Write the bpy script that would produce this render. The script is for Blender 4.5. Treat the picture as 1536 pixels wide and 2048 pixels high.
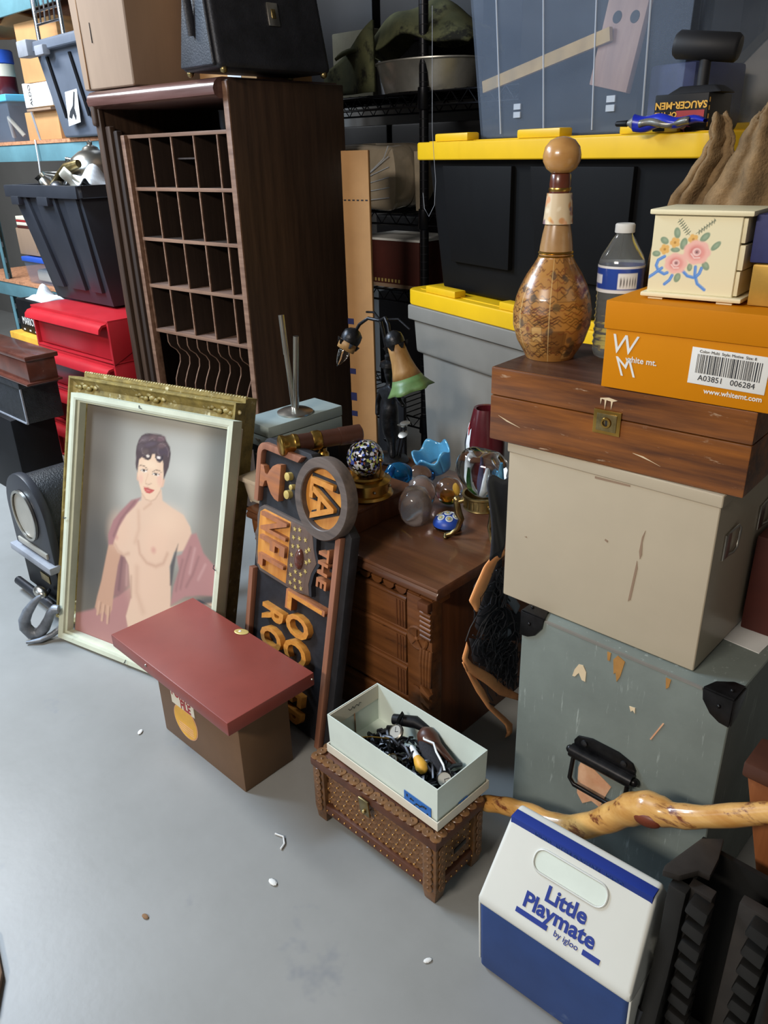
import bpy, bmesh, math, random
import numpy as np
from mathutils import Vector, Matrix, Euler
random.seed(7)
R = math.radians
for o in list(bpy.data.objects): bpy.data.objects.remove(o)
SC = bpy.context.scene; COL = SC.collection

# ------------------------------------------------------------------ camera, world, lights, exposure
cd = bpy.data.cameras.new('camera'); cam = bpy.data.objects.new('camera', cd); COL.objects.link(cam)
cd.sensor_fit = 'VERTICAL'; cd.sensor_height = 36.0; cd.lens = 1566.9 / 2048 * 36.0
cd.clip_start = .02; cd.clip_end = 60
_rt = Vector((.72721539, .68593959, -.02539005)); _up = Vector((-.27135909, .32127069, .90727581)); _fw = Vector((-.63049348, .65289511, -.41976893))
cam.matrix_world = Matrix(((_rt.x, _up.x, -_fw.x, 0), (_rt.y, _up.y, -_fw.y, 0), (_rt.z, _up.z, -_fw.z, 1.3), (0, 0, 0, 1)))
SC.camera = cam
W = bpy.data.worlds.new('world'); SC.world = W; W.use_nodes = True
W.node_tree.nodes['Background'].inputs[0].default_value = (1.0, .96, .91, 1); W.node_tree.nodes['Background'].inputs[1].default_value = .075
def area(name, loc, target, size, sy, power, col):
    l = bpy.data.lights.new(name, 'AREA'); l.shape = 'RECTANGLE'; l.size = size; l.size_y = sy; l.energy = power; l.color = col
    o = bpy.data.objects.new(name, l); COL.objects.link(o); o.location = loc
    o.rotation_euler = (Vector(target) - Vector(loc)).to_track_quat('-Z', 'Y').to_euler()
    return o
area('ceiling_tube_light', (-.75, -2.1, 2.55), (-1.1, 1.3, .5), 1.2, .35, 72, (1.0, .91, .81))
area('aisle_tube_light', (-3.25, -.10, 2.5), (-3.05, .25, 0), .35, 1.2, 92, (.60, .78, 1.0))
area('shelf_tube_light', (-4.5, .6, 3.0), (-4.3, 1.6, .8), 1.4, .5, 85, (.92, .96, 1.0))
area('doorway_daylight', (-5.6, -3.2, 1.9), (-2.0, 1.0, .3), 2.6, 2.2, 25, (.72, .85, 1.0))
vs = SC.view_settings; vs.view_transform = 'Standard'; vs.look = 'None'; vs.gamma = 1; vs.use_curve_mapping = False; vs.exposure = .41

# ------------------------------------------------------------------ materials
def lin(h):
    h = h.lstrip('#'); c = [int(h[i:i+2], 16)/255 for i in (0, 2, 4)]
    return tuple((x/12.92 if x <= .04045 else ((x+.055)/1.055)**2.4) for x in c) + (1,)
MATS = {}
def mat(name, col, rough=.5, metal=0., var=.12, scale=8., bump=0., bscale=None, stretch=(1, 1, 1), col2=None, wear=None, wscale=25., wamt=.62, trans=0., ior=1.45, coat=0., alpha=1., spec=.5, wstretch=(1, 1, 1), emit=0., tint=None):
    """one procedural material: base colour mottled by stretched noise, optional worn spots and fine relief"""
    m = bpy.data.materials.new(name); m.use_nodes = True; N = m.node_tree.nodes; Lk = m.node_tree.links
    b = N['Principled BSDF']; c = lin(col) if isinstance(col, str) else col
    b.inputs['Roughness'].default_value = rough; b.inputs['Metallic'].default_value = metal
    b.inputs['Transmission Weight'].default_value = trans; b.inputs['IOR'].default_value = ior
    b.inputs['Coat Weight'].default_value = coat; b.inputs['Coat Roughness'].default_value = .12
    b.inputs['Alpha'].default_value = alpha; b.inputs['Specular IOR Level'].default_value = spec
    tc = N.new('ShaderNodeTexCoord'); mp = N.new('ShaderNodeMapping'); mp.inputs['Scale'].default_value = stretch
    Lk.new(tc.outputs['Object'], mp.inputs['Vector'])
    nz = N.new('ShaderNodeTexNoise'); nz.inputs['Scale'].default_value = scale; nz.inputs['Detail'].default_value = 6; nz.inputs['Roughness'].default_value = .62
    Lk.new(mp.outputs[0], nz.inputs['Vector'])
    if col2 is None:
        d = tuple(max(0, x*(1-2.2*var)) for x in c[:3]) + (1,); l = tuple(min(1, x*(1+1.6*var)) for x in c[:3]) + (1,)
    else: d, l = c, lin(col2)
    rp = N.new('ShaderNodeValToRGB'); rp.color_ramp.elements[0].position = .32; rp.color_ramp.elements[1].position = .68
    rp.color_ramp.elements[0].color = d; rp.color_ramp.elements[1].color = l
    Lk.new(nz.outputs['Fac'], rp.inputs[0]); out = rp.outputs[0]
    if wear:
        mp2 = N.new('ShaderNodeMapping'); mp2.inputs['Scale'].default_value = wstretch; Lk.new(tc.outputs['Object'], mp2.inputs['Vector'])
        n2 = N.new('ShaderNodeTexNoise'); n2.inputs['Scale'].default_value = wscale; n2.inputs['Detail'].default_value = 5; n2.inputs['Roughness'].default_value = .7
        Lk.new(mp2.outputs[0], n2.inputs['Vector'])
        r2 = N.new('ShaderNodeValToRGB'); r2.color_ramp.elements[0].position = wamt; r2.color_ramp.elements[1].position = min(1, wamt+.08)
        Lk.new(n2.outputs['Fac'], r2.inputs[0])
        mx = N.new('ShaderNodeMix'); mx.data_type = 'RGBA'; Lk.new(r2.outputs[0], mx.inputs[0]); Lk.new(out, mx.inputs[6]); mx.inputs[7].default_value = lin(wear); out = mx.outputs[2]
    Lk.new(out, b.inputs['Base Color'])
    if bump:
        n3 = N.new('ShaderNodeTexNoise'); n3.inputs['Scale'].default_value = bscale or scale*4; n3.inputs['Detail'].default_value = 4
        Lk.new(mp.outputs[0], n3.inputs['Vector']); bp = N.new('ShaderNodeBump'); bp.inputs['Strength'].default_value = bump; bp.inputs['Distance'].default_value = .004
        Lk.new(n3.outputs['Fac'], bp.inputs['Height']); Lk.new(bp.outputs[0], b.inputs['Normal'])
    MATS[name] = m
    return m
def vmat(name, rough=.5, coat=0.):
    m = bpy.data.materials.new(name); m.use_nodes = True; b = m.node_tree.nodes['Principled BSDF']; b.inputs['Roughness'].default_value = rough; b.inputs['Coat Weight'].default_value = coat
    a = m.node_tree.nodes.new('ShaderNodeVertexColor'); a.layer_name = 'Col'; m.node_tree.links.new(a.outputs[0], b.inputs['Base Color']); MATS[name] = m
    return m
def wood(name, a, b2, rough=.45, axis='x', sc=5., coat=0., wear=None, wamt=.66, wscale=14.):
    s = {'x': (.7, 9, 9), 'y': (9, .7, 9), 'z': (9, 9, .7)}[axis]
    w = {'x': (.6, 3, 3), 'y': (3, .6, 3), 'z': (3, 3, .6)}[axis]
    return mat(name, a, rough, col2=b2, scale=sc, stretch=s, bump=.12, bscale=sc*3, coat=coat, wear=wear, wamt=wamt, wscale=wscale, wstretch=w)

# ------------------------------------------------------------------ mesh helpers
class MB:
    def __init__(s): s.v = []; s.f = []; s.c = None
    def add(s, v, f):
        n = len(s.v); s.v += [tuple(p) for p in v]; s.f += [tuple(i+n for i in q) for q in f]; return s
    def box(s, x0, x1, y0, y1, z0, z1, M=None):
        v = [Vector((x, y, z)) for z in (z0, z1) for y in (y0, y1) for x in (x0, x1)]
        if M is not None: v = [M @ p for p in v]
        return s.add(v, [(0, 2, 3, 1), (4, 5, 7, 6), (0, 1, 5, 4), (2, 6, 7, 3), (0, 4, 6, 2), (1, 3, 7, 5)])
    def frustum(s, a, b):
        """a=(x0,x1,y0,y1,z) bottom, b top"""
        v = [(x, y, q[4]) for q in (a, b) for y in q[2:4] for x in q[0:2]]
        return s.add(v, [(0, 2, 3, 1), (4, 5, 7, 6), (0, 1, 5, 4), (2, 6, 7, 3), (0, 4, 6, 2), (1, 3, 7, 5)])
    def tube(s, path, r, n=8, cap=True, flat=None):
        P = [Vector(p) for p in path]; k = len(P); rr = r if isinstance(r, (list, tuple)) else [r]*k
        ref = Vector((.13, .21, .97)); vs_ = []
        for i, p in enumerate(P):
            t = (P[min(i+1, k-1)]-P[max(i-1, 0)]).normalized()
            if abs(t.dot(ref)) > .96: ref = Vector((1, .1, 0))
            a = (ref - t*ref.dot(t)).normalized(); b = t.cross(a); ref = a
            for j in range(n):
                th = 2*math.pi*j/n; vs_.append(p + a*math.cos(th)*rr[i] + b*math.sin(th)*rr[i]*(flat or 1))
        f = [(i*n+j, i*n+(j+1) % n, (i+1)*n+(j+1) % n, (i+1)*n+j) for i in range(k-1) for j in range(n)]
        if cap: f += [tuple(range(n-1, -1, -1)), tuple((k-1)*n+j for j in range(n))]
        return s.add(vs_, f)
    def lathe(s, prof, n=24, c=(0, 0, 0), M=None, ring=False):
        v = []
        for r_, z in prof:
            for j in range(n):
                th = 2*math.pi*j/n; p = Vector((c[0]+r_*math.cos(th), c[1]+r_*math.sin(th), c[2]+z)); v.append(M @ p if M is not None else p)
        k = len(prof); f = [(i*n+j, i*n+(j+1) % n, (i+1)*n+(j+1) % n, (i+1)*n+j) for i in range(k-1) for j in range(n)]
        if ring: f += [((k-1)*n+j, (k-1)*n+(j+1) % n, (j+1) % n, j) for j in range(n)]
        else: f += [tuple(range(n-1, -1, -1)), tuple((k-1)*n+j for j in range(n))]
        return s.add(v, f)
    def prism(s, poly, a, b, plane='xz'):
        """poly 2d (counter-clockwise) extruded from a to b along the third axis"""
        mk = {'xz': lambda p, d: (p[0], d, p[1]), 'yz': lambda p, d: (d, p[0], p[1]), 'xy': lambda p, d: (p[0], p[1], d)}[plane]
        n = len(poly); v = [mk(p, a) for p in poly]+[mk(p, b) for p in poly]
        return s.add(v, [tuple(range(n)), tuple(range(2*n-1, n-1, -1))]+[(i, i+n, (i+1) % n+n, (i+1) % n) for i in range(n)])
    def sphere(s, c, r, n=20, m=12, sq=(1, 1, 1)):
        pr = [(max(1e-4, math.sin(math.pi*i/m)), -math.cos(math.pi*i/m)) for i in range(m+1)]
        M = Matrix.Translation(c) @ Matrix.Diagonal((r*sq[0], r*sq[1], r*sq[2], 1))
        return s.lathe(pr, n, M=M)
    def grid(s, fn, nu, nv):
        v = [fn(i/nu, j/nv) for j in range(nv+1) for i in range(nu+1)]
        return s.add(v, [(j*(nu+1)+i, j*(nu+1)+i+1, (j+1)*(nu+1)+i+1, (j+1)*(nu+1)+i) for j in range(nv) for i in range(nu)])
    def xf(s, M): s.v = [tuple(M @ Vector(p)) for p in s.v]; return s
    def build(s, name, m, parent=None, bevel=0., seg=2, smooth=None, solid=0., loc=None, rot=None, fixn=True):
        me = bpy.data.meshes.new(name); me.from_pydata(s.v, [], s.f)
        bm = bmesh.new(); bm.from_mesh(me)
        bmesh.ops.remove_doubles(bm, verts=bm.verts, dist=1e-6)
        if fixn: bmesh.ops.recalc_face_normals(bm, faces=bm.faces)
        if bevel:
            es = [e for e in bm.edges if e.is_manifold and e.calc_face_angle(0) > .5]
            bmesh.ops.bevel(bm, geom=es, offset=bevel, segments=seg, profile=.6, affect='EDGES', clamp_overlap=True)
        bm.to_mesh(me); bm.free()
        if smooth is not None:
            me.polygons.foreach_set('use_smooth', [True]*len(me.polygons)); me.set_sharp_from_angle(angle=R(smooth))
        elif bevel:
            me.polygons.foreach_set('use_smooth', [True]*len(me.polygons)); me.set_sharp_from_angle(angle=R(35))
        me.materials.append(MATS[m] if isinstance(m, str) else m)
        o = bpy.data.objects.new(name, me); COL.objects.link(o)
        if parent is not None: o.parent = parent
        if loc: o.location = loc
        if rot: o.rotation_euler = rot
        if solid:
            md = o.modifiers.new('thick', 'SOLIDIFY'); md.thickness = solid; md.offset = 0
        return o
def bx(*a): return MB().box(*a)
def tag(o, label, cat, group=None, kind=None):
    o['label'] = label; o['category'] = cat
    if group: o['group'] = group
    if kind: o['kind'] = kind
    return o
def thing(name, label, cat, loc=(0, 0, 0), rz=0., rot=None, group=None):
    o = bpy.data.objects.new(name, None); COL.objects.link(o); o.location = loc; o.empty_display_size = .05
    o.rotation_euler = rot if rot else (0, 0, R(rz))
    return tag(o, label, cat, group)
def struct(o): o['kind'] = 'structure'; return o
def dup(src, name=None, parent=None, loc=None, rot=None, scale=None):
    o = src.copy(); COL.objects.link(o)
    if name: o.name = name
    if parent is not None: o.parent = parent
    if loc is not None: o.location = loc
    if rot is not None: o.rotation_euler = rot
    if scale is not None: o.scale = scale
    return o
def text(s, size, m, parent, loc, rot=(R(90), 0, 0), ext=.0004, name='lettering', bold=0., sx=1., shear=0., align='CENTER', spacing=1.):
    cu = bpy.data.curves.new(name, 'FONT'); cu.body = s; cu.size = size; cu.extrude = ext; cu.align_x = align; cu.align_y = 'CENTER'; cu.offset = bold; cu.shear = shear; cu.space_character = spacing; cu.resolution_u = 3
    t = bpy.data.objects.new(name, cu); COL.objects.link(t)
    bpy.context.view_layer.update()
    me = bpy.data.meshes.new_from_object(t.evaluated_get(bpy.context.evaluated_depsgraph_get())); bpy.data.objects.remove(t)
    me.name = name; me.materials.clear(); me.materials.append(MATS[m])
    o = bpy.data.objects.new(name, me); COL.objects.link(o); o.parent = parent; o.location = loc; o.rotation_euler = rot; o.scale = (sx, 1, 1)
    return o
def smooth01(x): x = np.clip(x, 0, 1); return x*x*(3-2*x)
def sd_ell(u, v, cx, cy, rx, ry, a=0.):
    c, s_ = math.cos(a), math.sin(a); x = ((u-cx)*c+(v-cy)*s_)/rx; y = (-(u-cx)*s_+(v-cy)*c)/ry
    return (np.sqrt(x*x+y*y)-1)*min(rx, ry)
def sd_poly(u, v, P):
    d = np.full(u.shape, 1e9); ins = np.zeros(u.shape, bool); n = len(P)
    for i in range(n):
        ax, ay = P[i]; bx_, by = P[(i+1) % n]; ex, ey = bx_-ax, by-ay; wx, wy = u-ax, v-ay
        t = np.clip((wx*ex+wy*ey)/(ex*ex+ey*ey+1e-12), 0, 1); d = np.minimum(d, (wx-ex*t)**2+(wy-ey*t)**2)
        if abs(by-ay) > 1e-12: ins ^= ((ay > v) != (by > v)) & (u < (bx_-ax)*(v-ay)/(by-ay)+ax)
    d = np.sqrt(d); return np.where(ins, -d, d)
def sd_line(u, v, P, w=0.):
    d = np.full(u.shape, 1e9)
    for (ax, ay), (bx_, by) in zip(P[:-1], P[1:]):
        ex, ey = bx_-ax, by-ay; wx, wy = u-ax, v-ay; t = np.clip((wx*ex+wy*ey)/(ex*ex+ey*ey+1e-12), 0, 1)
        d = np.minimum(d, (wx-ex*t)**2+(wy-ey*t)**2)
    return np.sqrt(d)-w
class Paint:
    """a flat print: colours painted over a fine grid of vertices"""
    def __init__(s, w, h, nx, ny, base):
        s.nx, s.ny = nx, ny; a, b = np.meshgrid(np.linspace(0, w, nx+1), np.linspace(0, h, ny+1)); s.u, s.v = a.ravel(), b.ravel()
        s.c = np.tile(np.array(lin(base)[:3]), (len(s.u), 1))
    def put(s, d, col, soft=.003, op=1.):
        m = smooth01(.5-d/soft)*op; c = np.array(lin(col)[:3]); s.c = s.c*(1-m[:, None])+c*m[:, None]; return s
    def noise(s, amp, seed=1, k=7):
        rg = np.random.RandomState(seed); n = np.zeros(len(s.u))
        for i in range(k):
            fx, fy, p = rg.uniform(-60, 60), rg.uniform(-60, 60), rg.uniform(0, 6.28); n += np.sin(s.u*fx+s.v*fy+p)
        s.c = np.clip(s.c*(1+amp*n[:, None]/k**.5), 0, 1); return s
    def build(s, name, m, parent, place):
        nx, ny = s.nx, s.ny; me = bpy.data.meshes.new(name)
        me.from_pydata([place(a, b) for a, b in zip(s.u, s.v)], [], [(j*(nx+1)+i, j*(nx+1)+i+1, (j+1)*(nx+1)+i+1, (j+1)*(nx+1)+i) for j in range(ny) for i in range(nx)])
        at = me.color_attributes.new('Col', 'FLOAT_COLOR', 'POINT'); at.data.foreach_set('color', np.concatenate([s.c, np.ones((len(s.c), 1))], 1).ravel().astype(np.float32))
        me.polygons.foreach_set('use_smooth', [True]*len(me.polygons)); me.materials.append(MATS[m])
        o = bpy.data.objects.new(name, me); COL.objects.link(o); o.parent = parent; return o
def rrect(x0, x1, z0, z1, r, k=5):
    P = []
    for cx, cz, a0 in ((x1-r, z0+r, -90), (x1-r, z1-r, 0), (x0+r, z1-r, 90), (x0+r, z0+r, 180)):
        P += [(cx+r*math.cos(R(a0+90*i/k)), cz+r*math.sin(R(a0+90*i/k))) for i in range(k+1)]
    return P
def arc(cx, cy, r, a0, a1, k=16, ry=None): return [(cx+r*math.cos(R(a0+(a1-a0)*i/k)), cy+(ry or r)*math.sin(R(a0+(a1-a0)*i/k))) for i in range(k+1)]
def star(cx, cy, r, n=5, q=.42, a=90): return [(cx+(r if i % 2 == 0 else r*q)*math.cos(R(a+180*i/n)), cy+(r if i % 2 == 0 else r*q)*math.sin(R(a+180*i/n))) for i in range(2*n)]

# palette -----------------------------------------------------------
mat('concrete', '#83837f', .40, col2='#949491', scale=1.6, bump=.05, bscale=60, wear='#7f8183', wscale=3., wamt=.62)
mat('wall_paint', '#6d6b67', .8, var=.05, scale=2)
mat('ceiling_dark', '#3c3c3e', .9)
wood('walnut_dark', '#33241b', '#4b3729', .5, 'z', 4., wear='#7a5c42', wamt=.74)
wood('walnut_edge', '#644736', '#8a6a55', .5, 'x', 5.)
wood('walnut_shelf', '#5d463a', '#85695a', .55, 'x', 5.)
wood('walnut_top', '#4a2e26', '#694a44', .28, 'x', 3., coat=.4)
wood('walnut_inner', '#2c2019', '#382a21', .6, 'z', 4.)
wood('dresser_wood', '#573319', '#7d4d28', .42, 'x', 4., coat=.15, wear='#3f2412', wamt=.62)
wood('dresser_side', '#4c2a15', '#683c20', .45, 'z', 4.)
wood('dresser_top', '#4f3120', '#724a31', .35, 'x', 3., coat=.25, wear='#8e7260', wamt=.70)
mat('cardboard', '#8f7762', .85, var=.06, scale=5, bump=.06, bscale=90, stretch=(1, 1, .2))
mat('cardboard_light', '#b88b5b', .85, var=.06, scale=5)
mat('cardboard_edge', '#8a6a4c', .9)
mat('black_leather', '#24252b', .48, var=.2, scale=14, bump=.25, bscale=180)
mat('steel', '#b9b4aa', .28, 1., var=.08)
mat('dark_steel', '#4a4b4f', .4, .9)
mat('brass', '#b8924a', .28, 1., var=.1, scale=20)
mat('old_brass', '#9a875c', .35, 1., var=.25, scale=30)
mat('red_plastic', '#b0242c', .32, var=.05, scale=6)
mat('black_plastic', '#2b2d33', .42, var=.08, scale=5, wear='#4c4f57', wamt=.72)
mat('tote_black', '#0c0c0d', .6, var=.1, scale=5, spec=.15)
mat('tote_grey', '#5f6672', .45, var=.06, scale=5)
mat('tote_yellow', '#e0b312', .4, var=.04, scale=5)
mat('tote_putty', '#7b7871', .55, var=.06, scale=4)
mat('clear_plastic', '#7f8ea4', .16, trans=.0, alpha=.20, var=.03, coat=.3)
mat('clear_rib', '#c3ccd8', .25, alpha=.6, var=.02)
mat('blue_lid', '#2f58b8', .4, var=.05)
mat('cyan_lid', '#5fb7dd', .35, var=.05)
mat('white_paper', '#dcdcd8', .75, var=.03)
mat('ink', '#22252b', .7, var=.02)
mat('teal_steel', '#5e8791', .5, var=.1, scale=4, wear='#3f5a62', wamt=.66)
mat('particle_board', '#b98360', .85, var=.18, scale=60)
mat('gold_frame', '#8f7d45', .5, .12, var=.2, scale=30, bump=.3, bscale=90, wear='#d9d0a8', wamt=.6)
mat('ivory_frame', '#c9cdb6', .5, var=.05, scale=10, wear='#a9a68c', wamt=.68)
vmat('print', .55)
vmat('print_gloss', .28, .5)
mat('brick_red_steel', '#843f35', .36, var=.06, scale=5, wear='#8d5348', wamt=.72)
mat('brown_vinyl', '#6b4f35', .55, var=.06, scale=6)
mat('sign_black', '#222226', .6, var=.2, scale=18, bump=.15, wear='#6f7178', wamt=.70)
wood('sign_red', '#7f5340', '#9c6a50', .5, 'z', 6.)
wood('sign_orange', '#b8742e', '#d0903f', .42, 'z', 6., coat=.2)
wood('sign_brown', '#57443a', '#6a564b', .5, 'z', 6.)
wood('sign_plank', '#8d5e46', '#b06f42', .5, 'x', 6.)
wood('sign_disc', '#4d443f', '#675a52', .5, 'x', 6.)
mat('gold_star', '#cdb56c', .4, .3)
mat('chest_wood', '#553220', .5, var=.15, scale=14, bump=.2)
mat('chest_disc', '#543a25', .33, col2='#845c36', scale=22, bump=.25, bscale=90)
mat('nail', '#d9a45c', .3, .8)
mat('mint_card', '#cfd9cf', .6, var=.03)
mat('cream_card', '#d6cfbd', .6, var=.03)
mat('tape_blue', '#2c68b4', .5, var=.06)
mat('cream_steel', '#b3a68f', .38, var=.03, scale=3, wear='#8d7c5f', wscale=9, wamt=.745, wstretch=(2.2, 2.2, .35), coat=.15)
mat('trunk_green', '#737b75', .55, var=.07, scale=5, wear='#98a09a', wscale=26, wamt=.61, wstretch=(3, 3, .3), bump=.05, bscale=120)
mat('trunk_chip', '#d8c3a0', .7, var=.06)
mat('trunk_rust', '#a87a3f', .7, var=.15)
mat('black_iron', '#1c1b1c', .32, .5, var=.3, scale=30, wear='#6b655d', wamt=.68)
mat('old_sticker', '#c98e68', .7, col2='#ddb38e', scale=18)
wood('box_brown', '#3f2010', '#92561f', .33, 'x', 4.0, coat=.4, wear='#b09478', wamt=.63, wscale=22.)
wood('box_brown_top', '#402a20', '#5d4237', .35, 'x', 3., coat=.3, wear='#9a8878', wamt=.7)
mat('orange_card', '#c87d04', .6, var=.025, scale=3, spec=.15)
mat('orange_card_lid', '#c57a06', .6, var=.025, scale=3, spec=.15)
mat('cream_paint', '#e2d8b3', .45, var=.03)
mat('navy_box', '#2d3263', .6, var=.1, scale=30)
mat('gold_box', '#c59a45', .35, .4, var=.12, scale=9)
mat('pale_wood', '#b08048', .3, col2='#c7985c', scale=9, stretch=(1, 1, 4), coat=.5)
mat('marble_brown', '#8f6a42', .3, col2='#b08c60', scale=12, coat=.4)
mat('dark_bottle_band', '#5c2c1c', .3, coat=.4)
mat('clear_glass', '#f4f7f7', .03, trans=1., ior=1.45, var=0)
mat('milky_glass', '#d9cbc4', .10, trans=.86, ior=1.45, var=0)
mat('clear_pet', '#cfd6d8', .08, trans=.86, ior=1.14, var=0, coat=.6)
mat('white_cap', '#dfe3e4', .5, var=.02)
mat('label_blue', '#2446a0', .4, var=.03)
mat('cooler_white', '#d3d5ce', .33, var=.02, scale=3, coat=.1)
mat('cooler_blue', '#29457f', .5, var=.08, scale=7, wear='#5f739c', wamt=.64, wscale=6)
mat('print_blue', '#1a3386', .5, var=.02)
mat('stick_wood', '#b57f3c', .3, col2='#d6a862', scale=7, stretch=(1, 6, 6), coat=.6, wear='#6f3a20', wamt=.55, wscale=11, wstretch=(.7, 3, 3))
mat('knot', '#5a2718', .45, col2='#7a3a22', scale=20)
mat('black_wood', '#12110f', .5, var=.25, scale=9, wear='#4b4642', wamt=.72)
mat('black_wood_grey', '#2b2724', .5, var=.2, scale=12)
wood('leg_wood', '#6b3c1f', '#86502c', .45, 'z', 4.)
mat('orange_cloth', '#f7a468', .75, var=.12, scale=10)
mat('dark_cloth', '#26262c', .8, var=.3, scale=12, bump=.4)
mat('black_cord', '#2a2a2e', .6)
mat('burlap', '#7d6546', .95, var=.2, scale=25, bump=.5, bscale=260)
mat('greygreen_box', '#8e9a97', .5, var=.05, scale=5)
mat('near_black', '#0e0e11', .5, var=.2, spec=.25)
mat('blue_glass', '#2aa8e8', .05, trans=.85, ior=1.45, var=.15, scale=9)
mat('sky_glass', '#6fc3ef', .12, trans=.35, ior=1.45, var=.12, scale=9, coat=.5)
mat('amber_glass', '#d98a1e', .05, trans=.8, ior=1.45, var=.2, scale=20)
mat('green_glass', '#2f6a2c', .05, trans=.7, ior=1.45, var=.2, scale=20)
mat('bronze', '#2b2c2f', .38, .7, var=.3, scale=30, bump=.3, bscale=90)
mat('shade_amber', '#8d6534', .5, col2='#a98453', scale=14, stretch=(3, 3, .6))
mat('shade_green', '#4c6b3c', .45, col2='#6a8550', scale=14)
mat('maroon_vase', '#571a22', .25, var=.1, coat=.5)
mat('leather_tube', '#4a2b1f', .4, var=.15)
mat('wrap_plastic', '#8d8270', .12, col2='#a79a86', scale=9, bump=.7, bscale=14, coat=.8)
mat('magenta_label', '#8a2448', .5)
mat('camo', '#2f3626', .9, col2='#585a3c', scale=7, wear='#15170f', wamt=.55, wscale=6)
mat('aluminium', '#a9a8a2', .38, .8, var=.15)
mat('olive_box', '#4b493a', .8)
mat('purple_lid', '#4a4662', .4)
mat('maroon_box', '#4b1f17', .6, var=.12)
mat('black_wire', '#15161b', .35, .6)
mat('chrome_wire', '#c9ccd2', .2, 1.)
mat('clear_bag', '#c8ccd2', .3, alpha=.55)
mat('mallet_black', '#17171a', .6, var=.2)
mat('tube_blue', '#1f2fae', .3, var=.05)
mat('tube_silver', '#8f8d86', .35, .6, var=.2, scale=40)
mat('white_board', '#c9c5bd', .5)
mat('speaker_wood', '#a58272', .55, col2='#b89684', scale=8, stretch=(6, 6, .6))
mat('tan_stick', '#c8a86a', .6)
mat('varnished', '#4a2820', .22, col2='#6d3d30', scale=7, coat=.7, wear='#a07b6a', wamt=.68)
mat('soft_grey', '#8a8d94', .6)
mat('clock_face', '#9d998e', .35, var=.08)
mat('crackle', '#1f2124', .4, var=.2, scale=40, bump=.5, bscale=200)
mat('hook_iron', '#7d8289', .5, .55, var=.2, scale=25, bump=.25)
mat('marbled_cream', '#cbbba2', .45, col2='#e2d6c4', scale=12, wear='#9b6f5f', wamt=.6, wscale=9)
mat('red_print', '#a02a2c', .5)
mat('yellow_print', '#e0a93c', .5)
mat('tissue', '#e8ebf0', .8)

# ------------------------------------------------------------------ the setting
struct(bx(-9, 2.5, -4.2, 3.1, -.05, 0).build('floor', 'concrete'))
struct(bx(-9, 2.5, 3.0, 3.1, 0, 3.6).build('wall_back', 'wall_paint'))
struct(bx(-9.1, -9, -4.2, 3.1, 0, 3.6).build('wall_left', 'wall_paint'))
dc = [( -.93, .62, .008), (-.60, .70, .006), (-1.52, .68, .007), (-1.05, .41, .006), (-2.05, .30, .006)]
for i, (x, y, r_) in enumerate(dc):
    o = MB().sphere((0, 0, 0), r_, 8, 5, (1.4, .8, .35)).build('debris_crumb', 'white_paper' if i < 3 else 'cardboard_edge', loc=(x, y, r_*.33), rot=(0, 0, i*1.1))
    tag(o, ['white crumb on the floor left of the blue cooler', 'pale crumb on the floor in front of the scale-covered chest', 'tiny pale crumb on the floor in front of the brown file box', 'brown crumb on the bare floor in the foreground', 'brown crumb on the bare floor toward the left'][i], 'debris', 'crumbs on the floor')
o = MB().tube([(0, 0, .003), (.02, .006, .004), (.035, -.004, .003), (.04, -.018, .003)], .002, 6).build('paper_twist', 'white_paper', loc=(-1.02, .70, 0)); tag(o, 'small white paper twist on the floor before the chest', 'debris')

mo = MB().prism([(-1.6, -.25), (-1.08, -.25), (-1.035, .06), (-1.06, .135), (-1.13, .178), (-1.215, .20), (-1.6, .15)], .0005, .014, 'xy').build('floor_mat', 'brown_vinyl', bevel=.003); tag(mo, 'brown floor mat corner at the lower left of the picture', 'mat')

# ------------------------------------------------------------------ pigeonhole cabinet
cab = thing('pigeonhole_cabinet', 'tall dark walnut pigeonhole cabinet with rows of open slots', 'cabinet', (-2.174, 1.627, 0), 3.1)
bx(-.024, 0, 0, .51, 0, 1.505).build('side_panel', 'walnut_dark', cab, .004)
bx(-.0245, -.0005, -.004, .004, .03, 1.50).build('front_edge', 'walnut_edge', cab, .002)
bx(-.722, -.695, 0, .51, 0, 1.47).build('side_panel', 'walnut_dark', cab, .004)
bx(-.722, -.69, -.022, .0, 0, 1.49).build('stile', 'walnut_dark', cab, .008, 3)
bx(-.69, -.662, -.006, .02, 0, 1.40).build('molding', 'walnut_dark', cab, .006, 3)
bx(-.662, -.640, .006, .032, 0, 1.385).build('molding', 'walnut_inner', cab, .006, 3)
bx(-.640, -.616, .018, .05, 0, 1.37).build('molding', 'walnut_edge', cab, .004)
pr = [(.50, 1.452), (.50, 1.512), (-.0, 1.512), (-.02, 1.508), (-.034, 1.496), (-.040, 1.48), (-.036, 1.464), (-.02, 1.454)]
MB().prism(pr, -.725, -.022, 'yz').build('top_board', 'walnut_top', cab, smooth=35)
bx(-.722, -.696, -.036, .0, 1.40, 1.485).build('corner_block', 'walnut_dark', cab, .014, 4)
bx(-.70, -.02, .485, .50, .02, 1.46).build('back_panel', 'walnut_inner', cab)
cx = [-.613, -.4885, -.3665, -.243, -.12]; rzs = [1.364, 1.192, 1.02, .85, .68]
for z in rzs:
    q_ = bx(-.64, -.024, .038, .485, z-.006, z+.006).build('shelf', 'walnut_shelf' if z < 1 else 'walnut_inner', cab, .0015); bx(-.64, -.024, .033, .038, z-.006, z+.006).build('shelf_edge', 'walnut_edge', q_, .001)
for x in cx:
    q_ = bx(x-.003, x+.003, .040, .485, .686, 1.358).build('divider', 'walnut_inner', cab); bx(x-.003, x+.003, .035, .040, .686, 1.358).build('divider_edge', 'walnut_edge', q_)
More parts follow.
